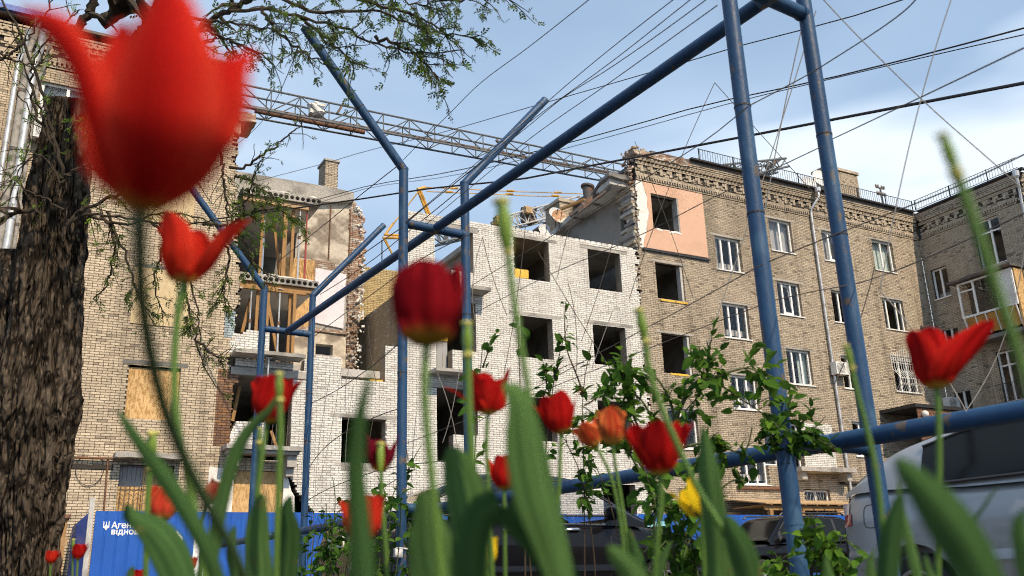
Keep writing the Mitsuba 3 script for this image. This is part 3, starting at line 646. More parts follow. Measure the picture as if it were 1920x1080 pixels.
backing(RB, 'pink_plaster', pink, 'm_pink', plane=FY - .058, t=.03)
torn = Polygon(jagfn([(21.42, 13.0), (21.4, 13.9), (21.45, 15.0), (21.43, 15.98)], .09, 8) + jagfn([(21.80, 15.98), (21.95, 15.3), (22.02, 14.6), (21.85, 14.1), (21.70, 13.4), (21.60, 13.0)], .05, 10))
backing(RB, 'torn_plaster', torn.buffer(0), 'm_torn', plane=FY - .045, t=.028)
lintel(RB, 21.5, 25.0, 12.9, 12.99, out=.09, material='m_black', name='panel_edge')
lintel(RB, 22.02, 23.7, 15.54, 15.7, out=.02, material='m_slab_under'); obj('window_reveal', MB().box(23.5, 23.62, FY - .03, FY + .3, 13.93, 15.54), 'm_slab_under', RB)
obj('broken_sill', chipped_box(22.3, 23.62, FY - .05, FY + .2, 13.88, 13.97, 9, .03, 7), 'm_torn', RB)
for o in r_open[1:3]:
    obj('window_reveal', MB().box(o[1] - .12, o[1] - .01, FY + .05, FY + .3, o[2], o[3]), 'm_slab_under', RB)
obj('sill_board', MB().box(22.2, 23.6, FY - .03, FY + .1, 10.82, 10.9), 'm_yellow_wrap', RB); obj('sill_board', MB().box(22.4, 23.3, FY - .02, FY + .1, 7.78, 7.86), 'm_yellow_wrap', RB)
window(RB, *r_open[3], mull=(.5,), curtain=None)
cur = ['m_grey_curtain', None, None, None]
for i_, o in enumerate(c1): window(RB, *o, mull=(.3, .65), curtain=[('m_curtain', 0, .3), None, ('m_grey_curtain', .72, 1), None][i_])
window(RB, *c2[0], mull=(.53,), curtain='m_grey_curtain'); window(RB, *c2[1], mull=(.3, .66), ajar=1); window(RB, *c2[2], mull=(.3, .66), curtain=('m_green_curtain', .68, 1))
for i_, o in enumerate(c3): window(RB, *o, mull=(.5,), curtain='m_grey_curtain' if i_ == 0 else None, ajar=1 if i_ == 0 else None)
window(RB, *c4[0], mull=(.5,), curtain='m_green_curtain'); window(RB, *c4[1], mull=(.25, .72)); window(RB, *c4[2], mull=(.33, .66))
window(RB, *low[0], mull=(.5,), frame='m_white_paint'); window(RB, *low[1], mull=(), back=.2, sill=False); window(RB, *low[2], mull=(), back=.2, sill=False); window(RB, *low[3], mull=(.5,)); window(RB, *low[4], mull=(.5,))
for o in c1 + c2 + c3 + c4 + r_open[1:]: lintel(RB, o[0] - .22, o[1] + .22, o[3] + .0, o[3] + .075, out=.006, material='m_concrete')
m = MB()
for k in range(9):
    pts = [(28.95 + .16 * k + .06 * math.sin(a * 2 + k), FY + .08, 1.95 + 1.45 * a / 6.3) for a in np.linspace(0, 6.3, 20)]; m.tube(pts, .008, 5)
stuff(obj('window_grille', m, 'm_white_paint', RB))
for z in (4.05, 7.1, 10.1, 13.1): obj('floor_slab', MB().box(21.35, 39.15, 27.9, 35, z - .25, z), 'm_ceiling', RB)
rs = Polygon([(20.4, 27.92), (39.1, 27.92), (39.1, 37), (21.8, 37), (21.2, 33.3)])
m = trimesh.creation.extrude_polygon(rs, .24, engine='earcut'); m.apply_translation((0, 0, 15.82)); obj('roof_slab', m, 'm_slab_under', RB)
obj('slab_beam', MB().box(20.9, 21.4, 29.9, 30.02, 15.74, 15.82).box(20.95, 21.5, 31.6, 31.7, 15.76, 15.82), 'm_interior', RB)
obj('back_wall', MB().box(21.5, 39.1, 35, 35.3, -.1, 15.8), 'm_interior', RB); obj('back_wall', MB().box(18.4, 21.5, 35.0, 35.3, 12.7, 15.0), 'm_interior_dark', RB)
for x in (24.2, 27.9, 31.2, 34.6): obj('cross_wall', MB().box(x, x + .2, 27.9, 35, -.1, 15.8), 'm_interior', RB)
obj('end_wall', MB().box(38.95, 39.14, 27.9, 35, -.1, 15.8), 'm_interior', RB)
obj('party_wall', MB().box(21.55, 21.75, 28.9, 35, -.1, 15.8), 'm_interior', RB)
blk = r_
for k in range(20):                           # the torn end of the front wall: blocks and bricks
    z = 12.9 + k * .147
    obj('torn_block', MB().mesh(chipped_box(21.14 + blk.uniform(0, .16), 21.5, 27.53 + blk.uniform(0, .05), 28.0 + blk.uniform(0, .9), z, z + .13, 2, .025, k)), ('m_concrete_dark', 'm_old_plaster', 'm_tan_x', 'm_concrete')[k % 4], RB)
m = MB()
for k in range(110):
    s = blk.uniform(.04, .11); bb = trimesh.creation.box((s * 1.6, s, s * .8)); bb.apply_transform(trimesh.transformations.random_rotation_matrix(blk.random(3)))
    bb.apply_translation((21.38 + blk.normal(0, .07), 27.6 + blk.uniform(0, .5), 15.7 + blk.uniform(0, 1.75))); m.mesh(bb)
stuff(obj('torn_rubble', m, 'm_rubble_brick', RB))
# balcony, hood, basement details, drainpipe
k = obj('balcony_slab', chipped_box(28.1, 31.3, 26.75, FY, 4.12, 4.3, 12, .015, 8), 'm_concrete', RB)
for x in (28.3, 30.9): obj('bracket', MB().box(x, x + .28, 26.95, FY, 3.8, 4.12), 'm_concrete', k)
obj('ledge', MB().box(25.2, 28.0, FY - .12, FY, 3.42, 3.52), 'm_rust', RB); obj('ledge', MB().box(31.0, 39.1, FY - .1, FY, 3.72, 3.82), 'm_mortar', RB)
dp = obj('drainpipe', MB().tube([(31.78, 27.05, 17.2), (31.74, 27.0, 16.95), (31.48, 27.3, 16.4), (31.48, 27.38, 16.2), (31.5, 27.38, .1)], .06, 12), 'm_galv', RB, 35)
obj('hopper', MB().tube([(31.78, 27.05, 17.15), (31.78, 27.05, 17.22), (31.78, 27.05, 17.4)], [.07, .14, .15], 12), 'm_galv', dp)
for z in (2.5, 5.4, 8.4, 11.4, 14.2): obj('collar', MB().tube([(31.5, 27.38, z - .03), (31.5, 27.38, z + .03)], .068, 12), 'm_galv', dp)
ac_unit(31.35, FY - .1, 8.45, 'grey air conditioner on the tan facade beside the long downpipe')
wg = thing('window_grille', 'curly white wrought iron grille bulging over a window near the corner', 'window grille')
gx0, gx1, gz0, gz1 = 35.5, 37.4, 8.0, 9.75
def bulge(t): return FY - .06 - .34 * (max(0, math.sin(max(0, .62 - t) / .62 * PI)) ** 1.3)
for k in range(13):
    x = gx0 + (gx1 - gx0) * k / 12
    obj('bar', MB().tube([(x, bulge(t), gz0 + (gz1 - gz0) * t) for t in np.linspace(0, 1, 16)], .013, 6), 'm_white_paint', wg)
for t in (0, .34, .8, 1.0): obj('rail', MB().tube([(gx0, bulge(t), gz0 + (gz1 - gz0) * t), (gx1, bulge(t), gz0 + (gz1 - gz0) * t)], .013, 6), 'm_white_paint', wg)
m = MB()
for k in range(12):
    cx = gx0 + (gx1 - gx0) * (k + .5) / 12; up = .30 * math.exp(-((cx - 36.45) / .35) ** 2) + .06
    for sgn in (-1, 1): m.tube([(cx + sgn * (.02 + .05 * math.sin(a)), FY - .07, gz1 + up * a / PI * 1.0 + .03 * math.cos(a * 2)) for a in np.linspace(0, PI, 12)], .010, 5)
    m.tube([(cx + .055 * math.cos(a), bulge(.9), gz0 + (gz1 - gz0) * .9 + .075 * math.sin(a)) for a in np.linspace(0, 2 * PI, 14)], .009, 5)
    for t in (.2, .55): m.tube([(cx + .05 * math.cos(a), bulge(t), gz0 + (gz1 - gz0) * t + .05 * math.sin(a)) for a in np.linspace(0, 2 * PI, 12)], .008, 5)
obj('scrollwork', m, 'm_white_paint', wg)
cn = thing('entrance_canopy', 'dark canopy with brown boards over the entrance by the corner', 'canopy')
obj('roof', MB().box(34.2, 39.1, 25.6, FY, 6.9, 7.05), 'm_black', cn)
for k in range(9): obj('board', MB().box(34.4 + k * 0, 39.0, 25.7, 25.74, 5.1 + k * .2, 5.28 + k * .2), 'm_rust', cn)
obj('lamp', trimesh.creation.icosphere(2, .16).apply_translation((34.75, 25.6, 6.6)), 'm_white_paint', cn, True)
wc = thing('timber_canopy', 'new timber lean-to canopy along the foot of the tan facade', 'canopy')
obj('roof', MB().obox((27.6, 26.35, 2.83), (3.1, 0, .0), (0, 1.1, .16), (0, -.004, .02)), 'm_timber_pale', wc)
for x in (24.8, 26.4, 28.3, 30.2): obj('post', MB().box(x, x + .16, 25.4, 25.55, -.1, 2.62), 'm_timber', wc)
obj('beam', MB().box(24.6, 30.6, 25.4, 25.5, 2.44, 2.6), 'm_timber', wc)
for k in range(11): obj('rafter', MB().box(24.7 + k * .58, 24.76 + k * .58, 25.2, 27.3, 2.61, 2.66), 'm_timber', wc)
obj('osb_sheet', MB().box(24.5, 25.2, FY - .1, FY - .07, .2, 2.5), 'm_osb', wc)
# ================================================================ the shaded wing
WX = 39.15
WG = thing('apartment_building', 'shaded tan brick wing at the far right with an enclosed balcony and a roof railing', 'building')
g_open = [(26.28, 27.15, 12.79, 14.32), (26.28, 27.12, 9.75, 11.28), (26.25, 27.1, 6.68, 8.19), (23.2, 24.5, 13.57, 15.88), (23.75, 24.65, 7.2, 9.53), (26.25, 27.1, 3.6, 5.1)]
gpoly = Polygon([(21.84, -.15), (27.5, -.15), (27.5, 16.03), (21.84, 16.03)]).difference(unary_union([rect(*o) for o in g_open]))
backing(WG, 'wall', gpoly, 'm_reveal', axis='x', plane=WX)
brickwork(WG, 'wall', gpoly, 'm_tan_y', axis='x', plane=WX, pieces=300, seed=61, hide=lambda x, y: (y > 640))
cornice(WG, 21.84, 27.3, 16.03, axis='x', plane=WX, material='m_tan_y')
fp = rect(39.17, 46, -.15, 16.03)
backing(WG, 'front_wall', fp, 'm_reveal', plane=21.84 + .001)
brickwork(WG, 'front_wall', fp, 'm_tan_x', plane=21.825, seed=63)
cornice(WG, 39.1, 46, 16.03, plane=21.83)
obj('roof', MB().box(39.0, 46, 21.7, 27.3, 17.3, 17.43), 'm_iron', WG)
obj('roof_flashing', MB().box(38.86, 39.1, 21.5, 27.1, 17.427, 17.51).box(38.86, 46, 21.48, 21.6, 17.428, 17.512), 'm_black', WG)
obj('interior', MB().box(41.5, 41.8, 22.3, 27.5, -.1, 17.2).box(39.6, 41.5, 22.21, 22.3, -.1, 17.2).box(39.53, 41.8, 27.51, 27.7, -.1, 17.2), 'm_interior', WG)
for z in (4.05, 7.1, 10.1, 13.1, 16.3): obj('floor_slab', MB().box(39.52, 41.5, 22.3, 27.5, z - .25, z), 'm_ceiling', WG)
for i_, o in enumerate(g_open):
    window(WG, *o, mull=(.5,) if i_ != 3 else (.42,), axis='x', plane=WX, ajar=None, transom=.72 if i_ in (3, 4) else None, sill=i_ not in (3, 4))
bl = thing('enclosed_balcony', 'glazed balcony with white siding and orange boards hanging on the shaded wing', 'balcony')
bx0 = 38.2
obj('floor', MB().box(bx0 + .15, WX, 22.6, 25.2, 10.02, 10.2), 'm_concrete_dark', bl)
obj('canopy', chipped_box(bx0 - .25, WX, 22.4, 25.6, 12.95, 13.06, 8, .03, 2), 'm_iron', bl)
fr = MB()
for y in (22.6, 23.4, 24.5, 25.25): fr.box(bx0, bx0 + .07, y - .045, y + .045, 11.2, 12.9)
fr.box(bx0 - .002, bx0 + .072, 22.6, 25.25, 11.2, 11.29); fr.box(bx0 - .002, bx0 + .072, 22.6, 25.25, 12.82, 12.9); fr.box(bx0 - .001, bx0 + .071, 24.5, 25.2, 12.44, 12.5)
fr.box(bx0 + .07, WX, 25.2, 25.28, 11.2, 11.29); fr.box(bx0 + .07, WX, 25.2, 25.28, 12.82, 12.9)
obj('frame', fr, 'm_pvc', bl)
for a, b_ in ((23.445, 24.455), (24.545, 25.2)): obj('pane', MB().quad((bx0 + .035, a, 11.29), (bx0 + .035, b_, 11.29), (bx0 + .035, b_, 12.82), (bx0 + .035, a, 12.82)), 'm_glass', bl)
for k in range(13): obj('siding', MB().box(bx0 - .01, bx0 + .02, 22.6, 23.36, 11.3 + k * .118, 11.3 + k * .118 + .112), 'm_white_paint', bl)
obj('end_panel', MB().box(bx0 + .1, WX, 22.5, 22.6, 10.2, 12.9), 'm_osb', bl)
princ('m_ochre', speck((.40, .20, .04), amt=.3, sc=3, c2=(.28, .14, .04)), .6)
for k in range(5):
    a = 22.65 + k * .5
    obj('board', MB().obox((bx0 + .13, a + .24, 10.75), (0, .24, 0), (.012, 0, .003), (.10, 0, -.42)), 'm_ochre', bl)
    obj('strut', MB().beam((bx0 - .02, a, 11.2), (bx0 + .2, a, 10.3), .05, .05), 'm_white_paint', bl)
obj('strut', MB().beam((bx0 - .02, 25.2, 11.2), (bx0 + .25, 25.2, 10.25), .06, .06), 'm_white_paint', bl)
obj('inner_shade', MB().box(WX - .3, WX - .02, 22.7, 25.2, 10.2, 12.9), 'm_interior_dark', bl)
rb = MB()
for k in range(14): rb.tube([(WX - .32, 23.6 + k * .085, 7.1), (WX - .32, 23.6 + k * .085, 8.0)], .009, 5)
for z in (7.15, 8.0): rb.tube([(WX - .32, 23.6, z), (WX - .32, 24.75, z)], .014, 5)
single('balcony_railing', rb, 'm_black', 'low black railing in front of the balcony door on the shaded wing', 'railing')
ac_unit(25.6 - 0, 0, 0, 'x', 'y') if False else None
t = ac_unit(38.5, 27.3, 7.3, 'pale air conditioner in the corner between the tan facade and the wing')
obj('drainpipe', MB().tube([(38.7, 21.7, 17.1), (38.75, 21.72, 16.6), (39.02, 21.9, 15.9), (39.03, 21.95, .2)], .06, 10), 'm_galv', WG, 35)
obj('hopper', MB().tube([(38.7, 21.7, 17.0), (38.7, 21.7, 17.1), (38.7, 21.7, 17.35)], [.06, .13, .15], 10), 'm_galv', WG)
# ---------------------------------------------------------------- railings, chimneys, dishes, aerials on the roofs
def roof_railing(p, q, label, step=.145, posts=2.0, h_=.62):
    t = thing('roof_railing', label, 'railing'); p, q = np.array(p), np.array(q); L = np.linalg.norm(q - p); d = (q - p) / L
    for z in (.12, h_): obj('rail', MB().beam(p + (0, 0, z), q + (0, 0, z), .03, .02), 'm_black', t)
    m = MB()
    for k in range(int(L / step)): c = p + d * (k + .5) * step; m.beam(c + (0, 0, .12), c + (0, 0, h_ - .01), .014, .014)
    stuff(obj('bar', m, 'm_black', t))
    for k in range(int(L / posts) + 1): c = p + d * k * posts; obj('post', MB().beam(c, c + (0, 0, h_ + .03), .05, .03), 'm_black', t)
roof_railing((24.9, 27.33, 17.48), (38.9, 27.33, 17.48), 'black railing along the roof edge of the tan facade')
roof_railing((38.95, 27.2, 17.48), (38.95, 21.7, 17.48), 'black railing along the roof edge of the shaded wing')
def chimney(owner, x0, x1, y0, y1, z0, z1, seed):
    k = obj('chimney', MB().box(x0 + .013, x1, y0 + .013, y1, z0, z1), 'm_mortar', owner)
    brickwork(owner, k[len(owner) + 2:], rect(x0, x1, z0, z1), 'm_tan_x', plane=y0, seed=seed); brickwork(owner, k[len(owner) + 2:], rect(y0, y1, z0, z1), 'm_tan_y', axis='x', plane=x0, seed=seed + 1)
    obj('cap', MB().box(x0 - .07, x1 + .07, y0 - .07, y1 + .07, z1, z1 + .16), 'm_tan_x', k)
a, b_ = aty(1578, 330, 31), aty(1606, 322, 31)
chimney(RB, a[0] - 1.1, b_[0], 31, 32.0, 17.4, aty(1595, 326, 31)[2], 71)
a, b_ = aty(1058, 430, 33.5), aty(1086, 388, 33.5)
chimney(RB, a[0] - .2, b_[0] + .1, 33.5, 34.8, 15.5, b_[2] + .1, 73)
def dish(c, r, label, face=(-.25, -1, .35), tone='m_white_paint'):
    t = thing('satellite_dish', label, 'satellite dish'); c = np.asarray(c, float); n = unit(face); u = unit(np.cross(n, (0, 0, 1))); w = np.cross(u, n)
    rr, aa = np.linspace(0, 1, 7), np.linspace(0, 2 * PI, 29)[:-1]
    v = [c + r * q_ * (math.cos(x) * u + math.sin(x) * w * 1.08) - n * .22 * r * (1 - q_ * q_) for q_ in rr for x in aa]
    f = [[i_ * 28 + j_, i_ * 28 + (j_ + 1) % 28, (i_ + 1) * 28 + (j_ + 1) % 28, (i_ + 1) * 28 + j_] for i_ in range(6) for j_ in range(28)]
    obj('reflector', MB().add(v, f), tone, t, True)
    obj('arm', MB().tube([c - w * r * .9, c + n * r * .9 - w * r * .25], .014, 6).tube([c + n * r * .86 - w * r * .25, c + n * r * 1.0 - w * r * .22], .035, 8), 'm_iron', t)
    obj('mast', MB().tube([c - n * .1 * r - n * .2 * r, c - n * .4 * r - (0, 0, r * 1.9)], .025, 6), 'm_iron', t)
princ('m_dish_grey', (.5, .52, .55), .5); princ('m_dish_rust', speck((.60, .53, .43), amt=.2, sc=2, c2=(.36, .19, .09), lo=.5, hi=.62), .6)
dish(aty(1042, 399, 33.2), .32, 'left one of the two dishes on the brick chimney by the torn roof', tone='m_dish_grey')
dish(aty(1049, 405, 32.9), .36, 'rust stained dish on the brick chimney by the torn roof', tone='m_dish_rust')
dish(aty(1022, 430, 34.5), .32, 'small pale grey dish just above the top of the white brick wall', tone='m_dish_grey')
dish(aty(1517, 343, 28.6), .42, 'smaller grey dish behind the roof railing, left of the big white dish', tone='m_dish_grey')
dish(aty(1541, 334, 29.4), .52, 'big white dish in front of the chimney behind the right blue post')
ap = thing('insulator_post', 'leaning rooftop post with two crossbars of insulators near the corner', 'post')
b0, b1 = aty(1658, 388, 28.5), aty(1650, 352, 28.5)
obj('post', MB().tube([b0 - (0, 0, .4), b1], .045, 8), 'm_iron', ap)
for f_ in (.98, .62):
    c = b0 + (b1 - b0) * f_; obj('crossbar', MB().beam(c - (.32, 0, 0), c + (.32, 0, 0), .06), 'm_iron', ap)
    for dx in (-.3, -.14, .14, .3): obj('insulator', MB().tube([c + (dx, 0, .03), c + (dx, 0, .1), c + (dx, 0, .18)], [.045, .06, .03], 8), 'm_asbestos', ap)
# debris on the torn roof edge
db = single('roof_sheet', chipped_box(-.9, .9, -.02, .03, -.12, .12, 9, .03, 2).apply_transform(trimesh.transformations.rotation_matrix(-.6, (0, 1, 0))).apply_translation(aty(1118, 368, 29)), 'm_iron', 'bent dark sheet leaning over the torn roof edge', 'metal sheet')
vt = thing('roof_vent', 'rusty dark vent barrel tilted on the torn roof edge', 'vent')
vc = aty(1102, 360, 30.0)
obj('barrel', MB().tube([vc - (0, 0, .5), vc - (0, 0, .0), vc + (.02, 0, .18)], [.16, .22, .23], 14), 'm_iron', vt, 35)
obj('lid', MB().tube([vc + (0, 0, .2), vc + (.02, 0, .28), vc + (.03, 0, .34)], [.30, .31, .2], 14), 'm_iron', vt, 35)
for i_, (p, q_, w) in enumerate([((1068, 405), (1150, 345), .16), ((1100, 385), (1128, 340), .14), ((1052, 392), (1096, 374), .12), ((1085, 398), (1145, 352), .12)]):
    single('loose_beam', MB().beam(aty(*p, 30.5 - i_ * .5), aty(*q_, 29.0 - i_ * .3), w, w * .8), 'm_iron' if i_ != 2 else 'm_timber', ['long dark beam lying along the torn roof edge', 'short dark beam propped beside the vent barrel', 'timber beam sticking out left of the torn roof edge', 'lowest dark beam along the torn slab edge'][i_], 'beam')
single('roof_slab_edge', chipped_box(20.3, 21.6, 27.75, 28.5, 16.07, 16.24, 8, .05, 5), 'm_concrete_dark', 'crumbling pale slab edge sticking out at the torn roof corner', 'slab')

# ================================================================ cranes behind the roofs
def lattice(key, a, b, w0, h0, w1, h1, bays, material, rc=.06, rl=.035, updir=(0, 0, 1)):
    a, b = np.asarray(a, float), np.asarray(b, float); t = unit(b - a); s = unit(np.cross(t, updir)); u = np.cross(s, t)
    P = lambda f, i, j: a + (b - a) * f + s * i * (w0 + (w1 - w0) * f) / 2 + u * j * (h0 + (h1 - h0) * f) / 2
    for i in (-1, 1):
        for j in (-1, 1): obj('chord', MB().tube([P(0, i, j), P(1, i, j)], rc, 8), material, key, 35)
    for k in range(bays):
        f0, f1 = k / bays, (k + 1) / bays; m = MB()
        for i in (-1, 1):
            m.tube([P(f0, i, -1), P(f0, i, 1)], rl, 6); m.tube([P(f0, i, -1 if k % 2 else 1), P(f1, i, 1 if k % 2 else -1)], rl, 6)
        for j in (-1, 1): m.tube([P(f0, -1, j), P(f0, 1, j)], rl * .7, 5)
        obj('lacing', m, material, key)
    return P
CG = thing('crane_boom', 'long grey lattice boom stretching level across the sky from left to right', 'crane')
ca, cb = aty(300, 168, 40), aty(1175, 328, 40)
za, zb = aty(455, 193, 40), aty(1172, 328, 40)
lattice(CG, (za[0] - 6, 40, za[2] + .02), (zb[0] + .3, 40, zb[2]), 1.0, 1.22, .9, .85, 20, 'm_crane_grey', .055, .032)
obj('inner_pipe', MB().tube([(za[0] - 5, 40, za[2] - .32), (zb[0], 40, zb[2] - .05)], .11, 10), 'm_iron', CG, 35)
obj('rusty_sleeve', MB().tube([(za[0] + .6, 40, za[2] - .28), (za[0] + 6.2, 40, za[2] - .2)], .12, 10), 'm_rust', CG, 35)
obj('ragged_lump', chipped_box(-.35, .35, -.3, .3, -.3, .3, 5, .16, 3).apply_translation(aty(592, 207, 40)), 'm_torn', CG)
for (p, q_) in (((632, 213), (643, 195)), ((930, 262), (936, 268))): obj('stub', MB().beam(aty(*p, 40), aty(*q_, 40), .12), 'm_iron', CG)
CG2 = thing('crane_boom', 'folded end of a grey lattice boom sticking up behind the right roof railing', 'crane')
lattice(CG2, aty(1350, 330, 34), aty(1466, 310, 34), 1.0, .9, .9, .5, 6, 'm_crane_grey', .07, .045)
obj('tip', MB().beam(aty(1440, 315, 34), aty(1462, 298, 34), .25, .2), 'm_iron', CG2)
CP = thing('crane_boom', 'pale lattice crane jib rising to the right over the top of the white wall', 'crane')
lattice(CP, aty(930, 424, 60), aty(1085, 384, 60), 1.1, 1.0, 1.1, 1.2, 10, 'm_crane_pale', .07, .05)
for k in range(1):
    obj('trolley', chipped_box(-.55, .55, -.4, .4, -.7, .6, 5, .12, 8).apply_translation(aty(991, 403, 60)), 'm_iron', CP)
    obj('winch', chipped_box(-.4, .3, -.3, .3, -.1, .5, 4, .08, 8).apply_translation(aty(990, 400, 59.4)), 'm_timber_pale', CP)
    obj('cab', chipped_box(-.5, .5, -.4, .4, -.4, .4, 4, .1, 5).apply_translation(aty(938, 416, 59.8)), 'm_crane_yellow', CP)
TCR = thing('tower_crane', 'yellow tower crane far behind the white wall with long thin tie rods', 'crane')
def cy(pts, r, name='strut'): obj(name, MB().tube([aty(x, y, 75) for x, y in pts], r, 8), 'm_crane_yellow', TCR, 35)
cy([(784, 358), (801, 402)], .13, 'mast'); cy([(788, 356), (806, 402)], .13); cy([(783, 356), (797, 352)], .2, 'head'); cy([(784, 360), (722, 440)], .07); cy([(738, 418), (722, 440)], .11)
cy([(718, 446), (760, 446)], .14, 'counter_jib'); cy([(720, 440), (748, 441)], .12); cy([(720, 449), (740, 485)], .08); cy([(722, 448), (742, 490)], .09)
cy([(795, 351), (960, 359), (1110, 364)], .05, 'tie_rod'); cy([(800, 359), (960, 366), (1110, 371)], .05, 'tie_rod')
for x, y in ((852, 353), (842, 360), (957, 358), (955, 364), (1046, 361), (1041, 367)): cy([(x - 6, y), (x + 6, y)], .13, 'rod_joint')
CW = thing('crane_boom', 'short dark lattice jib end seen through the gap beside the white brick pier', 'crane')
lattice(CW, aty(816, 448, 60), aty(870, 436, 60), .9, .9, .9, .9, 4, 'm_crane_grey', .09, .06)
obj('hook_rope', MB().tube([aty(716, 450, 75), aty(716, 492, 75)], .06, 5), 'm_cable', TCR)

# ================================================================ blue fence
FN = thing('site_fence', 'bright blue profiled sheet fence along the yard with white lettering', 'fence')
def sheet(x0, x1, y, z0, z1, pitch=.24):
    xs = []; s = x0
    while s < x1: xs += [(s, 0), (s + pitch * .8, 0), (s + pitch * .86, .012), (s + pitch * .94, .012)]; s += pitch
    xs = np.array(xs); n = len(xs); v = np.vstack([np.c_[xs[:, 0], y + xs[:, 1], np.full(n, z0)], np.c_[xs[:, 0], y + xs[:, 1], np.full(n, z1)]])
    return MB().add(v, [[i_, i_ + 1, n + i_ + 1, n + i_] for i_ in range(n - 1)])
FYY = 21.8; x = 1.72; k = 0
while x < 39: obj('sheet', sheet(x, min(x + 2.39, 39), FYY, -.1, 2.0 - .008 * (k % 3)), 'm_fence_blue', FN); x += 2.4; k += 1
for kx in range(16): obj('post', MB().box(1.72 + kx * 2.4, 1.78 + kx * 2.4, FYY + .03, FYY + .09, -.1, 1.95), 'm_galv', FN)
obj('corner_post', MB().box(1.58, 1.68, FYY - .03, FYY + .07, -.1, 2.28), 'm_crane_pale', FN)
m = sheet(0, 5.3, 0, -.1, 2.0).tri(); v = m.vertices; m.vertices = np.stack([1.62 + v[:, 1], FYY + .1 + v[:, 0], v[:, 2]], 1); obj('return_sheet', m, 'm_fence_blue', FN)
def lettering(text, x, z, h_, y=FYY - .006):
    m = meshkit.text_mesh(text, h_, .004, True); v = m.vertices; m.vertices = np.stack([x + v[:, 0], y - v[:, 2] + .003, z + v[:, 1]], 1); m.fix_normals(); return m
LX = aty(208, 990, FYY)
obj('lettering', lettering('Агентство', LX[0], LX[2], .13), 'm_print', FN); obj('lettering', lettering('відновлення', LX[0], aty(208, 1002, FYY)[2], .13), 'm_print', FN)
def trident(cx, z0, h_):
    from shapely import affinity
    u = h_ / 10.0; P = []
    for s in (-1, 1):
        P.append(Polygon([(s * 3.2, 10), (s * 2.2, 8.9), (s * 2.2, 3.6), (s * 3.2, 3.6)])); P.append(Polygon([(s * 3.2, 4.4), (s * 3.2, 2.6), (s * .5, 2.6), (s * .2, 3.5), (s * 1.0, 4.4)]))
        P.append(LineString([(s * .9, 5.4), (s * 1.6, 3.4), (s * 1.0, 1.6), (0, .2)]).buffer(.32))
    P.append(Polygon([(-.45, 8.4), (0, 10), (.45, 8.4), (.5, 5.5), (.75, 3.8), (-.75, 3.8), (-.5, 5.5)])); P.append(LineString([(0, 4), (0, .3)]).buffer(.36))
    p = affinity.scale(unary_union(P).buffer(0), u, u, origin=(0, 0))
    ms = trimesh.util.concatenate([trimesh.creation.extrude_polygon(g_, .004, engine='earcut') for g_ in getattr(p, 'geoms', [p])]); v = ms.vertices
    ms.vertices = np.stack([cx + v[:, 0], FYY - .003 - v[:, 2], z0 + v[:, 1]], 1); ms.fix_normals(); return ms
obj('emblem', trident(aty(199, 987, FYY)[0], aty(199, 994, FYY)[2], .19), 'm_print', FN)
ex, ez = aty(366, 1000, FYY)[0], aty(366, 1000, FYY)[2]
obj('emblem', trident(ex + .05, ez - 1.35, 1.42), 'm_print', FN)
GS = thing('gate_shelter', 'small tiled shelter roof beside the left end of the blue fence, behind the tree trunk', 'shelter')
obj('roof', chipped_box(-.6, 1.45, 25.6, 26.9, 2.1, 2.2, 12, .02, 4), 'm_rust', GS)
for x in (-.5, 1.3): obj('post', MB().box(x, x + .1, 25.7, 25.8, -.1, 2.1), 'm_timber', GS)
obj('beam', MB().box(-.6, 1.45, 25.7, 25.82, 1.45, 1.65), 'm_timber_pale', GS); obj('door', MB().box(-.4, 1.3, 26.8, 26.85, -.1, 2.05), 'm_interior_dark', GS)

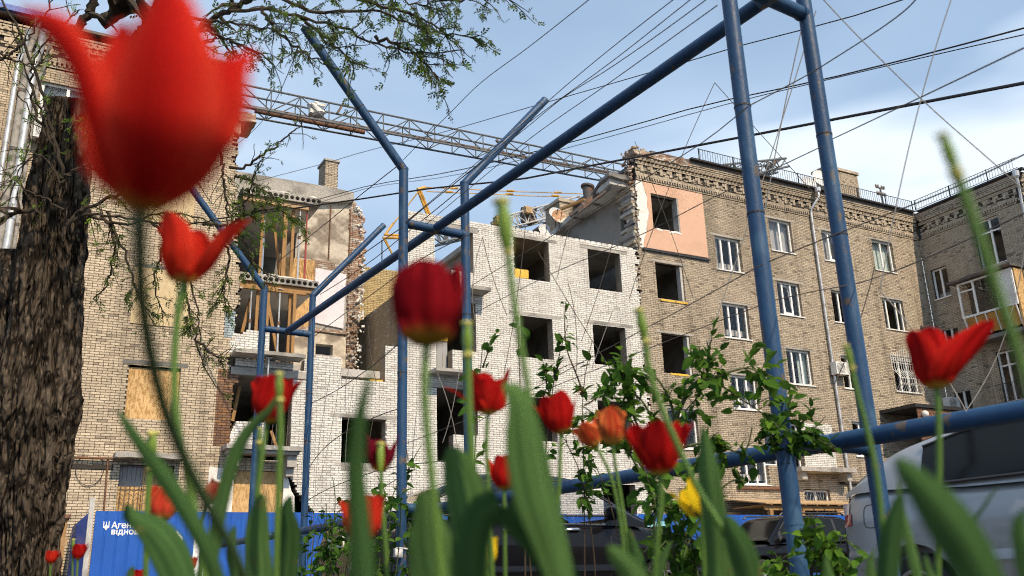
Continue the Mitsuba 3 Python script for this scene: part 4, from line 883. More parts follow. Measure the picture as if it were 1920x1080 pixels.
# ================================================================ blue laundry frame
FA = math.radians(-4.0); FU = np.array([math.sin(FA), math.cos(FA), 0]); FV = np.array([FU[1], -FU[0], 0]); FP = np.array([2.856, 2.800, 0]); FW, FS = .59, 3.67
def fpt(u, v, z): return FP + FU * u + FV * v + np.array([0, 0, z])
FRM = thing('laundry_frame', 'blue painted steel pipe laundry frame with splayed arms standing across the flower bed', 'frame')
R0 = .0385
for k in range(3):
    u = k * FS
    for s, v0 in ((-1, 0.0), (1, FW)):
        top = 3.66
        pts = [fpt(u, v0, -.2)] + [fpt(u, v0, z) for z in np.linspace(.2, 3.55, 14)] + [fpt(u, v0, top)]
        post = obj('post', MB().tube(pts, R0, 20), 'm_frame', FRM, 40)
        a0, a1 = fpt(u, v0 - s * .01, top - .02), fpt(u, v0 + s * .91, 4.73)
        arm = obj('arm', MB().tube([a0, a0 + (a1 - a0) * .5, a1], R0, 20), 'm_frame', FRM, 40)
        obj('end_cap', MB().tube([a1, a1 + unit(a1 - a0) * .008], R0 * 1.03, 16), 'm_weld', arm)
        for f_ in (.45, .93): c = a0 + (a1 - a0) * f_; obj('wire_ring', MB().tube([c, c + unit(a1 - a0) * .008], R0 * 1.06, 14), 'm_cable', arm)
        obj('weld', MB().tube([fpt(u, v0, top - .012), fpt(u, v0, top + .006)], R0 * 1.07, 16), 'm_frame', post, 40)
        for z in (.52, 1.9, 2.45): obj('wire_ring', MB().tube([fpt(u, v0, z), fpt(u, v0, z + .008)], R0 * 1.07, 14), 'm_cable' if z > 1 else 'm_frame', post)
    for z in (3.17, .87):
        cbar = obj('crossbar', MB().tube([fpt(u, 0, z), fpt(u, FW / 2, z), fpt(u, FW, z)], R0 * .98, 20), 'm_frame', FRM, 40)
        for v0, s in ((0, 1), (FW, -1)): obj('weld', MB().tube([fpt(u, v0 + s * R0 * .8, z), fpt(u, v0 + s * (R0 * 1.02 + .008), z)], R0 * 1.12, 16), 'm_frame', cbar, 40)
        obj('weld', MB().tube([fpt(u - .05, FW / 2, z), fpt(u - .02, FW / 2, z), fpt(u + .02, FW / 2, z), fpt(u + .05, FW / 2, z)], [R0 * 1.0, R0 * 1.06, R0 * 1.06, R0], 16), 'm_weld', cbar, 40)
for z, u0, u1 in ((3.172, -.3, 7.42), (.872, -1.6, 10.1)):
    obj('long_beam', MB().tube([fpt(u, FW / 2, z) for u in np.linspace(u0, u1, 30)], R0 * 1.02, 20), 'm_frame', FRM, 40)
tie = thing('rag_tie', 'white rag knotted round the middle left blue post', 'rag')
obj('band', MB().tube([fpt(FS, 0, .58) + .046 * (math.cos(a) * FU + math.sin(a) * FV) + np.array([0, 0, .004 * math.sin(a * 2)]) for a in np.linspace(0, 2 * PI, 20)], .006, 6), 'm_white_paint', tie, True)
obj('knot', chipped_box(-.03, .03, -.02, .02, -.03, .03, 3, .02, 3).apply_translation(fpt(FS - .05, -.055, .55)), 'm_white_paint', tie, True)

# ================================================================ wires and strings
def wire(pts, r, label, material='m_cable', sag=0.0, name='overhead_wire', cat='wire', group=None, n=22):
    P = np.array([at(x, y, d) for x, y, d in pts])
    if len(P) > 2: P = spline(P, n)
    else: P = spline(P, n); P[:, 2] -= sag * np.sin(np.linspace(0, PI, n))
    return single(name, MB().tube(P, r, 6), material, label, cat, True, group)
wire([(395, 412, 26), (520, 395, 25), (760, 360, 23), (1010, 330, 20), (1280, 278, 16), (1480, 240, 14), (1960, 148, 10)], .021, 'thickest black cable rising from the torn rooms to the right edge')
wire([(420, 408, 26), (640, 362, 24), (870, 317, 20), (1280, 208, 15), (1470, 165, 13), (1960, 42, 9)], .0095, 'upper of the two parallel black cables rising to the right edge')
wire([(420, 418, 26), (640, 367, 24), (870, 325, 20), (1280, 218, 15), (1520, 157, 12), (1960, 56, 9)], .006, 'lower thinner one of the two parallel cables rising to the right edge')
wire([(480, 340, 27), (640, 297, 24), (870, 237, 19), (1280, 118, 13), (1500, 57, 11), (1700, -3, 9)], .007, 'thin cable passing just above the rooftop chimney of the torn section')
lines = 'thin clothes lines slanting up to the right between the blue frames'
LL = 'thin clothes line slanting up to the right between the blue frames'
for lab, pts in zip(('upper sky line ending at the bend of the middle left post', 'first of four lines fanning down to the middle left post', 'third of four lines fanning down past the middle right arm', 'lowest of four lines fanning down past the middle right arm', 'second of four lines fanning down to the middle left post',
        'line from the middle left post bend to the far left post', 'line from the middle left crossbar end to the far right bend', 'line from the bend of the middle right post to the far right bend', 'line from the middle right crossbar end to the far crossbar',
        'line from the top edge down to the near left post', 'line from the upper near left post towards the middle right post', 'line from the right edge through the crossing ropes to the near right post', 'line from the ring of the near right post across the pink panel',
        'line from the right edge over the wing corner to the near left post', 'line from the near left post down across the white wall', 'line from the right edge before the enclosed balcony to the near right post', 'line from the near right post low across the white wall',
        'lowest line between the middle right post and the far right post', 'line between the middle left post and the far right post at window height', 'line at the height of the low white wall between middle and far posts', 'thin line rising from the ruined rooms up to the far left arm'), ([(1110, -5, 4.6), (985, 93, 5.6), (870, 185, 6.5), (756, 300, 7.3)], [(1268, -5, 4.4), (1025, 192, 6.0), (900, 300, 6.8), (762, 415, 7.25)], [(1330, -5, 4.2), (1140, 130, 5.3), (1028, 205, 6.0), (760, 420, 7.25)],
            [(1345, 10, 4.1), (1150, 150, 5.2), (950, 295, 6.6), (800, 420, 7.3)], [(1300, -5, 4.3), (1100, 150, 5.5), (930, 280, 6.5), (760, 418, 7.25)],
            [(752, 306, 7.3), (640, 395, 8.6), (520, 492, 10.4)], [(756, 425, 7.25), (640, 505, 8.8), (590, 556, 10.5)], [(868, 350, 7.4), (740, 455, 9), (600, 552, 10.6)], [(880, 440, 7.5), (740, 520, 9.2), (590, 630, 10.6)],
            [(1720, -5, 3.0), (1540, 125, 3.8), (1405, 198, 3.95)], [(1402, 200, 3.95), (1290, 285, 4.6), (990, 470, 6.2), (885, 535, 7.4)], [(1930, 85, 2.6), (1727, 182, 3.3), (1562, 260, 4.3)], [(1540, 275, 4.3), (1280, 400, 5.0), (1010, 525, 6.5), (885, 590, 7.5)],
            [(1930, 285, 2.7), (1700, 388, 3.3), (1441, 491, 3.9)], [(1430, 495, 3.9), (1240, 600, 5.0), (890, 795, 7.4)], [(1930, 395, 2.8), (1750, 478, 3.4), (1605, 532, 4.35)], [(1590, 535, 4.3), (1440, 567, 4.6), (1100, 700, 6.0), (752, 835, 7.2)],
            [(880, 860, 7.4), (700, 885, 8.6), (575, 940, 10.6)], [(752, 765, 7.2), (640, 815, 8.8), (578, 880, 10.6)], [(752, 640, 7.2), (650, 720, 9), (578, 758, 10.6)], [(560, 86, 8), (480, 240, 14), (400, 290, 22)])):
    wire(pts, .0026 if pts[0][2] < 5 else .0042, 'thin clothes ' + lab, 'm_string', group=lines, name='clothes_line', cat='clothes line')
ropes = 'pale ropes crossing in front of the right facade and sky'
for pts in ([(1540, -5, 3.2), (1727, 185, 3.2), (1890, 330, 3.2), (1960, 395, 3.2)], [(1785, -5, 3.3), (1727, 185, 3.3), (1690, 340, 3.3), (1650, 545, 3.3)], [(1650, 545, 3.35), (1735, 650, 3.3), (1812, 772, 3.25)], [(1920, 470, 4), (1880, 640, 4), (1790, 800, 4)]):
    wire(pts, .0021, {1540: 'pale rope slanting down from the near right post top across the sky to the wing', 1785: 'pale rope dropping from the top edge through the crossing point to the corner', 1650: 'pale rope before the facade passing behind the wide open red tulip', 1920: 'pale rope slanting down in front of the wing door'}[pts[0][0]], 'm_rope', group=ropes, name='rope', cat='rope')
strg = 'thin climbing strings hanging in front of the facades'
rr = np.random.default_rng(3)
for (x0, y0, x1, y1, d) in [(1178, 332, 1050, 445, 9), (1178, 332, 1090, 640, 9), (1340, 155, 1180, 560, 8), (1340, 155, 1560, 400, 8), (1190, 265, 1300, 560, 9), (1008, 470, 1150, 700, 8), (1075, 400, 1045, 520, 8), (1530, 20, 1300, 720, 5.5), (1510, 25, 1420, 480, 5),
                            (985, 425, 945, 700, 8), (905, 445, 890, 600, 8), (905, 445, 950, 590, 8), (1065, 530, 1080, 700, 8), (1150, 580, 1110, 690, 8), (668, 650, 650, 780, 9), (690, 610, 706, 720, 9), (640, 690, 600, 900, 10), (620, 700, 590, 950, 10), (663, 720, 648, 880, 9), (700, 780, 670, 900, 9),
                            (820, 700, 860, 860, 8), (862, 690, 830, 830, 8), (780, 780, 770, 930, 8), (1640, 500, 1560, 730, 5)]:
    P = spline([at(x0, y0, d), at((x0 + x1) / 2 + rr.uniform(-10, 10), (y0 + y1) / 2, d), at(x1, y1, d)], 12)
    where = ('before the roofline of the torn right corner' if y0 < 340 and x0 < 1400 else 'beside the near blue posts' if x0 > 1400 else 'before the dark middle balcony door' if 770 <= x0 < 880 else 'before the low white wall left of the middle posts' if x0 < 770 else 'before the upper white wall between its windows')
    single('climbing_string', MB().tube(P, .0032, 5), 'm_string' if rr.random() < .6 else 'm_rope', 'thin string hanging ' + where, 'string', True, 'strings hanging ' + where)
# ================================================================ cars
def flake(c): return proc(lambda p, n, uv: mi.Color3f(*c) * (.86 + .28 * fbm(p.x * 6, p.y * 6, p.z * 9, 4)) * (1 - .35 * smoothstep(.58, .7, fbm(p.x * 11, p.y * 5, p.z * 22, 4)) * smoothstep(.75, .3, p.z)))
princ('m_silver', flake((.37, .375, .385)), .34, .45, clearcoat=.6, clearcoat_gloss=.9)
princ('m_blackcar', (.006, .006, .008), .10, 0, spec=.28)
princ('m_carglass', (.008, .009, .009), .08, 0, spec=.25)
princ('m_rubber', (.02, .02, .02), .8); princ('m_alloy', (.45, .45, .46), .35, .7); princ('m_chrome', (.7, .7, .72), .15, 1.0)
princ('m_tail_red', (.32, .02, .015), .15, clearcoat=1.0); princ('m_tail_clear', (.62, .45, .42), .2, clearcoat=1.0)
mat('m_cabin_glass', {'type': 'thindielectric', 'int_ior': 1.5}, False)
def car(name, label, L, hw, prof, roofp, wheels, paint, place, glass='m_carglass', belt=.9, see_through=False, wr=.3, mirror=None, seams=(), handles=(), pillars=(), roof_in=.16):
    """prof: [(l, z_bottom, z_top)] of the lower body, roofp: [(l, z_roof)] of the cabin; l from the rear bumper forward. place(l, w, z) -> world"""
    t = thing(name, label, 'car')
    ls = np.linspace(0, L, 64); zb = np.interp(ls, [p[0] for p in prof], [p[1] for p in prof])
    zt = np.interp(ls, [p[0] for p in prof], [p[2] for p in prof])
    k = np.minimum(ls, L - ls); rnd = hw * (1 - .16 * np.exp(-k / .22))
    def ring(l, z0, z1, w):
        h_ = z1 - z0
        half = [(w * .55, z0), (w * .91, z0 + .02), (w * .955, z0 + .14 * h_), (w * .975, z0 + .33 * h_), (w * 1.0, z0 + .37 * h_), (w * 1.0, z0 + .41 * h_), (w * .982, z0 + .45 * h_), (w * .995, z0 + .68 * h_), (w * .988, z0 + .75 * h_), (w * .955, z0 + .88 * h_), (w * .91, z0 + .96 * h_), (w * .80, z0 + .995 * h_), (w * .4, z0 + h_ * 1.012)]
        return [(l, a, b) for a, b in half] + [(l, -a, b) for a, b in half[::-1]]
    R = [ring(l, a, b, w) for l, a, b, w in zip(ls, zb, zt, rnd)]; n = len(R[0])
    v = np.array(R).reshape(-1, 3); f = []
    for i_ in range(len(R) - 1):
        for j_ in range(n): a, b = i_ * n + j_, i_ * n + (j_ + 1) % n; f.append([a, b, b + n, a + n])
    f = np.array(f); f = np.vstack([f[:, [0, 1, 2]], f[:, [0, 2, 3]]]); e = (len(R) - 1) * n
    f = np.vstack([f, [[0, j_ + 1, j_] for j_ in range(1, n - 1)], [[e, e + j_, e + j_ + 1] for j_ in range(1, n - 1)]])
    body = m3.Manifold(m3.Mesh(np.asarray(v, np.float32), np.asarray(f, np.uint32)))
    if body.volume() < 0: body = m3.Manifold(m3.Mesh(np.asarray(v, np.float32), np.asarray(f[:, ::-1], np.uint32)))
    for wl in wheels:
        for s in (-1, 1):
            c = m3.Manifold.cylinder(.5, wr * 1.2, wr * 1.2, 40).rotate((90, 0, 0)).translate((wl, s * hw + .25, wr * 1.02)); body = body - c
    mm = body.to_mesh(); bv = mm.vert_properties[:, :3].astype(float); bf = mm.tri_verts
    P = lambda q: np.array([place(*x) for x in q])
    obj('body', trimesh.Trimesh(P(bv), bf, process=False), paint, t, 28)
    # cabin: sides lean in from the belt line to the roof
    rl = np.linspace(roofp[0][0], roofp[-1][0], 70); rz = np.interp(rl, [p[0] for p in roofp], [p[1] for p in roofp])
    rz = np.convolve(np.pad(rz, 2, 'edge'), np.ones(5) / 5, 'valid')
    bz = np.interp(rl, ls, zt) - .03; top = max(rz)
    side = lambda z, l=L / 2: np.interp(l, ls, rnd) * (.955 - roof_in * np.clip((z - belt) / (top - belt), 0, 1) ** 1.15)
    R = []
    for l, a, b in zip(rl, bz, rz):
        b = max(b, a + .002); s1 = side(b, l)
        half = [(side(a, l), a), (side(a + (b - a) * .5, l), a + (b - a) * .5), (side(max(a + (b - a) * .55, b - .075), l), max(a + (b - a) * .55, b - .075)), (s1 * .95, b - .004), (s1 * .8, b + .02 * min(1, (b - a) * 4)), (s1 * .4, b + .035 * min(1, (b - a) * 4))]
        R.append([(l, x, z) for x, z in half] + [(l, -x, z) for x, z in half[::-1]])
    n = len(R[0]); v = np.array(R).reshape(-1, 3); f = [[i_ * n + j_, i_ * n + j_ + 1, (i_ + 1) * n + j_ + 1, (i_ + 1) * n + j_] for i_ in range(len(R) - 1) for j_ in range(n - 1)]
    def win(l0, l1, inset_top=.07, off=.006, z0=None):
        out = []; xs = np.linspace(l0, l1, 14)
        for s in (-1, 1):
            g_ = MB(); vv = []; zs0 = (belt + .02) if z0 is None else z0
            for l in xs:
                zr = np.interp(l, rl, rz) - inset_top
                zs = np.linspace(zs0, max(zr, zs0 + .001), 6); vv += [place(l, s * (side(z, l) + off), z) for z in zs]
            g_.add(vv, [[i_ * 6 + j_, (i_ + 1) * 6 + j_, (i_ + 1) * 6 + j_ + 1, i_ * 6 + j_ + 1] for i_ in range(13) for j_ in range(5)]); out.append(g_)
        return out
    if see_through:                            # open window frames: keep only the faces outside the glazed areas
        keep = []
        for q in f:
            c = v[q].mean(0); isside = abs(c[1]) > side(c[2], c[0]) * .93; zr = np.interp(c[0], rl, rz)
            if not isside and zr < top - .10 and c[2] > belt + .02 and abs(c[1]) < side(c[2], c[0]) * .72: continue
            if isside and any(a < c[0] < b for a, b in pillars) and belt + .0 < c[2] < zr - .05: continue
            keep.append(q)
        f = keep
    obj('cabin', trimesh.Trimesh(P(v), np.vstack([np.array(f)[:, [0, 1, 2]], np.array(f)[:, [0, 2, 3]]]), process=False), paint, t, 40)
    for a, b in pillars:
        for g_ in win(a, b): obj('side_window', g_, glass, t, True)
        if glass == 'm_carglass':
            for g_ in win(b, b + .1, off=.004): obj('door_pillar', g_, 'm_black', t, True)
        rim = MB()
        for s in (-1, 1):
            xs = np.linspace(a, b, 16); up = [place(l, s * (side(np.interp(l, rl, rz) - .06, l) + .009), max(np.interp(l, rl, rz) - .06, belt + .02)) for l in xs]
            rim.tube(up, .011, 6); rim.tube([place(l, s * (side(belt, l) + .012), belt + .012) for l in xs], .013, 6)
        obj('window_trim', rim, 'm_black', t, 40)
    # windscreen and rear glass follow the cabin slopes
    for which in (0, 1):
        hi = np.argmax(rz > top - .05) if which == 0 else len(rz) - 1 - np.argmax(rz[::-1] > top - .05)
        idx = [i_ for i_ in (range(0, hi) if which == 0 else range(hi + 1, len(rl))) if rz[i_] > bz[i_] + .05]
        if len(idx) > 2:
            g_ = MB(); vv = []
            for i_ in idx:
                s1 = side(rz[i_], rl[i_]); vv += [place(rl[i_] + (-.008 if which == 0 else .008), x * s1 * .86, rz[i_] + .03 - .012 * abs(x) ** 2) for x in np.linspace(-1, 1, 9)]
            g_.add(vv, [[i_ * 9 + j_, (i_ + 1) * 9 + j_, (i_ + 1) * 9 + j_ + 1, i_ * 9 + j_ + 1] for i_ in range(len(idx) - 1) for j_ in range(8)]); obj(['rear_window', 'windscreen'][which], g_, glass, t, True)
    for wl in wheels:
        for s in (-1, 1):
            k_ = numbered(f'{t}__wheel'); c0 = hw - .20
            tm = trimesh.creation.revolve(np.array([(wr * .62, -.09), (wr * .9, -.1), (wr * .99, -.07), (wr, 0), (wr * .99, .07), (wr * .9, .1), (wr * .62, .09), (wr * .62, -.09)]), sections=40)
            tv = tm.vertices; scene[k_] = mikit.ply(trimesh.Trimesh(P(np.stack([wl + tv[:, 0], s * (c0 + .1) + s * tv[:, 2], wr + tv[:, 1]], 1)), tm.faces, process=False), 'm_rubber', 40)
            rimm = MB(); rimm.tube([(wl + wr * .6 * math.cos(a), s * (c0 + .17), wr + wr * .6 * math.sin(a)) for a in np.linspace(0, 2 * PI, 33)], .02, 6, False)
            for q in range(5):
                for da in (-.09, .09):
                    a = q * 2 * PI / 5 + .3; rimm.tube([(wl, s * (c0 + .16), wr), (wl + wr * .6 * math.cos(a + da), s * (c0 + .165), wr + wr * .6 * math.sin(a + da))], .014, 5)
            rimm.tube([(wl, s * (c0 + .13), wr), (wl, s * (c0 + .185), wr)], .045, 12)
            rm = rimm.tri(); obj('rim', trimesh.Trimesh(P(rm.vertices), rm.faces, process=False), 'm_alloy', k_, 35)
            wm = MB().tube([(wl, s * (hw - .30), wr), (wl, s * (hw - .27), wr)], wr * 1.18, 28).tri(); obj('wheel_well', trimesh.Trimesh(P(wm.vertices), wm.faces, process=False), 'm_black', t)
    def bodyw(l, z):
        a, b, w = np.interp(l, ls, zb), np.interp(l, ls, zt), np.interp(l, ls, rnd); fz = (z - a) / (b - a)
        return w * np.interp(fz, [0, .14, .33, .37, .41, .45, .68, .75, .88, .96], [.91, .955, .975, 1, 1, .982, .995, .988, .955, .91])
    for l in seams:
        m = MB()
        for s in (-1, 1): m.tube([place(l + .05 * math.sin(q), s * (bodyw(l, z) + .0005), z) for q, z in zip(np.linspace(0, 1.5, 10), np.linspace(np.interp(l, ls, zb) + .08, belt + .0, 10))], .004, 4)
        obj('door_seam', m, 'm_black', t)
    for l, z, mt in handles:
        m = MB()
        for s in (-1, 1): m.tube([place(l - .09, s * (bodyw(l, z) + .005), z), place(l - .05, s * (bodyw(l, z) + .03), z + .005), place(l + .06, s * (bodyw(l, z) + .03), z + .005), place(l + .09, s * (bodyw(l, z) + .006), z)], .017, 8)
        obj('door_handle', m, mt, t, 40)
    if mirror:
        for s in (-1, 1):
            m = trimesh.creation.icosphere(3, 1.0); q = m.vertices * np.array([.09, .13, .075]); q[:, 0] = np.where(q[:, 0] < -.02, -.02 + (q[:, 0] + .02) * .2, q[:, 0])
            q = q + np.array([mirror[0], s * (hw + .08), mirror[1]]); obj('mirror', trimesh.Trimesh(P(q), m.faces, process=False), paint, t, 30)
            mm_ = MB().tube([(mirror[0], s * (hw - .06), mirror[1] - .06), (mirror[0], s * (hw + .06), mirror[1] - .03)], .025, 6).tri(); obj('mirror_arm', trimesh.Trimesh(P(mm_.vertices), mm_.faces, process=False), 'm_black', t)
    return t, bodyw, side
SX, SY = 5.72, 5.22                           # silver hatchback: rear at y = SY, nose towards -y
place_s = lambda l, w, z: (SX + .84 + w, SY - l, z - .15)
sil, bw, sd = car('parked_car', 'dusty silver car with dented and scratched side, nearest at the right edge', 4.1, .84, [(0, .40, .84), (.03, .32, .98), (.10, .28, 1.06), (.2, .26, 1.07), (.55, .24, 1.07), (1.2, .22, 1.03), (2.9, .22, 1.00), (3.3, .22, .96), (3.9, .24, .86), (4.1, .4, .72)],
                  [(.08, 1.06), (.3, 1.20), (.58, 1.33), (1.2, 1.46), (1.9, 1.51), (2.4, 1.48), (2.7, 1.38), (3.3, 1.0)], (.70, 3.35), 'm_silver', place_s, belt=1.03, seams=(1.76, 2.9), handles=((1.80, .93, 'm_silver'),),
                  pillars=((.84, 1.70), (1.80, 2.75)), wr=.29, mirror=(2.72, 1.05), roof_in=.22)
fl = []
for a in np.linspace(0, 2 * PI, 41):
    ca_, sa_ = math.cos(a), math.sin(a); l = .40 + .105 * np.sign(ca_) * abs(ca_) ** .4; z = .86 + .085 * np.sign(sa_) * abs(sa_) ** .4; fl.append(place_s(l, -(bw(l, z) + .0012), z))
obj('fuel_flap', MB().tube(fl, .0035, 5, False), 'm_black', sil)
for i_, (z0, z1, mt) in enumerate(((.80, .89, 'm_tail_red'), (.89, .98, 'm_tail_clear'))):
    vv = [place_s(l, -(bw(max(l, 0), z) + .008 - (.02 if l < .02 else 0)), z) for l in (-.035, .01, .07, .15 - i_ * .03) for z in np.linspace(z0, z1, 5)]
    obj('tail_light', MB().add(vv, [[a * 5 + b, (a + 1) * 5 + b, (a + 1) * 5 + b + 1, a * 5 + b + 1] for a in range(3) for b in range(4)]), mt, sil, True)
r2 = np.random.default_rng(12); m = MB()
for k in range(26):                           # scrapes on the door
    l0, z0 = r2.choice([1.9, 2.0, 2.25]) + r2.normal(0, .08), r2.choice([.62, .90, .66]) + r2.normal(0, .02)
    pts = [place_s(l0 + r2.uniform(.0, .03) * j_, -(bw(l0, z0) + .0008), z0 + r2.normal(0, .006) - .004 * j_) for j_ in range(5)]; m.tube(pts, r2.uniform(.0010, .003), 4)
stuff(obj('scratch', m, 'm_black', sil))
place_b = lambda l, w, z: (3.1 + l, 8.62 + .87 + w, z - .15)
blk_, bw2, sd2 = car('parked_car', 'glossy black car behind the tulips in the middle, side window showing the white wall', 4.5, .87, [(0, .45, .85), (.06, .34, 1.06), (.5, .26, 1.12), (1.5, .24, 1.08), (3.0, .24, 1.06), (3.3, .24, 1.04), (4.0, .25, .94), (4.35, .28, .82), (4.5, .4, .66)],
                     [(.35, 1.12), (.9, 1.42), (1.5, 1.585), (2.1, 1.60), (2.55, 1.555), (3.42, 1.08)], (.85, 3.62), 'm_blackcar', place_b, glass='m_cabin_glass', belt=1.12, see_through=True, seams=(1.75, 2.85), handles=((1.62, .98, 'm_chrome'), (2.40, .98, 'm_chrome')),
                     pillars=((.85, 1.62), (1.78, 2.98)), wr=.33, mirror=(2.86, 1.15), roof_in=.2)
for s in (-1, 1): obj('seat', chipped_box(-.12, .12, -.24, .24, 0, .75, 2, .01, s).apply_translation(place_b(2.0, s * .36, .75)), 'm_black', blk_)
vv = [place_b(-.01 + .12 * a, .86, z) for a in (0, 1) for z in (.98, 1.08)]
obj('tail_light', MB().box(3.05, 3.25, 8.60, 8.8, .84, .96), 'm_tail_red', blk_); obj('number_plate', MB().box(3.06, 3.08, 9.2, 9.7, .7, .81), 'm_white_paint', blk_)
place_v = lambda l, w, z: (20.1 - l, 17.15 + .93 + w, z - .15)
suv, bw3, sd3 = car('parked_car', 'black off-road car with roof rails parked far back, behind the near blue post', 4.7, .93, [(0, .5, 1.0), (.05, .42, 1.12), (.6, .38, 1.16), (3.2, .36, 1.12), (3.6, .36, 1.10), (4.5, .4, 1.0), (4.7, .5, .85)],
                    [(.06, 1.16), (.3, 1.62), (.7, 1.77), (1.8, 1.80), (2.7, 1.76), (3.45, 1.14)], (.95, 3.75), 'm_blackcar', place_v, belt=1.14, seams=(1.55, 2.55), handles=((1.5, 1.0, 'm_chrome'), (2.45, 1.0, 'm_chrome')), pillars=((.35, 1.0), (1.08, 2.0), (2.1, 3.0)), wr=.37, mirror=(3.0, 1.2), roof_in=.2)
for s in (-1, 1): obj('roof_rail', MB().tube([place_v(.5, s * .66, 1.80), place_v(.6, s * .66, 1.87), place_v(2.7, s * .66, 1.86), place_v(2.8, s * .66, 1.79)], .022, 6), 'm_black', suv)
princ('m_car_cyan', (.25, .55, .66), .3); single('folded_tarp', chipped_box(13.9, 15.9, 20.2, 21.0, 1.55, 1.68, 8, .02, 4), 'm_car_cyan', 'pale turquoise sheet lying level behind the black off-road car', 'sheet')
single('sheet_rack', MB().box(13.9, 15.9, 20.3, 20.9, -.1, 1.55), 'm_interior_dark', 'dark crate stack carrying the turquoise sheet behind the black cars', 'rack')

# ================================================================ trees
def bark_fn(p, n, uv):
    wx = .05 * fbm(p.x * 5, p.y * 5, p.z * 5, 2)
    a = dr.abs(noise(p.x * 19 + wx * 30, p.y * 19, p.z * 3.0) - .5) * 2; b = dr.abs(noise(p.x * 43, p.y * 43 + wx * 40, p.z * 8.0) - .5) * 2
    f2 = fbm(p.x * 70, p.y * 70, p.z * 16, 3)
    c = mix((.018, .014, .011), (.115, .092, .07), smoothstep(.03, .42, a) * (.45 + .55 * smoothstep(.02, .4, b)))
    return mix(c, mi.Color3f(.26, .21, .155), smoothstep(.56, .78, f2) * .5)
def bark_bump(p, n, uv):
    wx = .05 * fbm(p.x * 5, p.y * 5, p.z * 5, 2)
    a = dr.abs(noise(p.x * 19 + wx * 30, p.y * 19, p.z * 3.0) - .5) * 2; b = dr.abs(noise(p.x * 43, p.y * 43 + wx * 40, p.z * 8.0) - .5) * 2
    return smoothstep(.0, .5, a) * .7 + smoothstep(.0, .5, b) * .3
princ('m_bark', proc(bark_fn), .9, spec=.1, bump=proc(bark_bump, eps=.004), bscale=.022)
princ('m_twig', (.055, .045, .035), .85, spec=.1)
princ('m_twig_pale', (.17, .14, .11), .85, spec=.1)
def leafmat(key, c, t=.9): return mat(key, {'type': 'principledthin', 'base_color': proc(lambda p, n, uv: mi.Color3f(*c) * (.65 + .7 * fbm(p.x * 9, p.y * 9, p.z * 9, 2))), 'roughness': .45, 'diff_trans': t, 'specular' if False else 'spec_trans': 0.0}, False)
leafmat('m_locust', (.10, .145, .04)); leafmat('m_locust_fresh', (.19, .31, .045))
def trunk_mesh(pts, r, n=220, rows=420, seed=0, amp=.05):
    P = spline(pts, rows); d = np.linspace(0, 1, len(r)); rr_ = np.interp(np.linspace(0, 1, rows), d, r)
    v, f = tube(P, rr_, n, False)
    c = np.repeat(P, n, 0); out = v - c; ln = np.linalg.norm(out, axis=1, keepdims=True); out /= ln
    ang = np.tile(np.arange(n) * 2 * PI / n, rows); s = np.repeat(np.r_[0, np.cumsum(np.linalg.norm(np.diff(P, axis=0), axis=1))], n)
    q = np.stack([np.cos(ang) * 2.2, np.sin(ang) * 2.2, s * 1.1], 1)
    ridge = 1 - np.abs(2 * meshkit.fbm(q * np.array([4.6, 4.6, 1.3]) + seed, 3, seed) - 1) * 3.0
    fine = meshkit.fbm(np.stack([np.cos(ang) * 9, np.sin(ang) * 9, s * 7], 1), 3, seed + 5) - .5
    big = meshkit.fbm(q * .6, 2, seed + 9) - .5
    v = v + out * (np.clip(ridge, -1, 1)[:, None] * amp * .6 + fine[:, None] * amp * 1.1 + big[:, None] * amp * 2.5)
    m = trimesh.Trimesh(v, f, process=False)
    e = (rows - 1) * n; vv = np.vstack([v, P[-1:] + unit(P[-1] - P[-2]) * .01]); j_ = np.arange(n)
    return trimesh.Trimesh(vv, np.vstack([f, np.stack([e + j_, e + (j_ + 1) % n, np.full(n, len(vv) - 1)], 1)]), process=False)
def sprig(leaflets, L, w, seed):               # a pinnate leaf of many small leaflets along a stalk, about L long
    r = np.random.default_rng(seed); V, F = [], []
    for k in range(leaflets):
        s = (k // 2 + 1) / (leaflets // 2 + 1); side_ = -1 if k % 2 else 1
        base = np.array([s * L, 0, -.18 * L * s * s]); a = side_ * r.uniform(.6, 1.15); l = w * r.uniform(1.9, 2.7)
        d = np.array([math.cos(a), math.sin(a), r.uniform(-.5, .3)]); d /= np.linalg.norm(d); nrm = np.cross(d, [0, 0, 1]); nrm /= np.linalg.norm(nrm)
        i_ = len(V); V += [base, base + d * l * .5 + nrm * w * .55, base + d * l, base + d * l * .5 - nrm * w * .55]; F.append([i_, i_ + 1, i_ + 2, i_ + 3])
    return np.array(V), np.array(F)
SPR = [sprig(7, .07, .0135, k) for k in range(6)]
def rot_to(d, roll):
    d = unit(d); a = np.cross(d, [0, 0, 1]); a = unit(a) if np.linalg.norm(a) > 1e-3 else np.array([1.0, 0, 0]); b = np.cross(a, d)
    return np.stack([d, math.cos(roll) * a + math.sin(roll) * b, -math.sin(roll) * a + math.cos(roll) * b], 1)
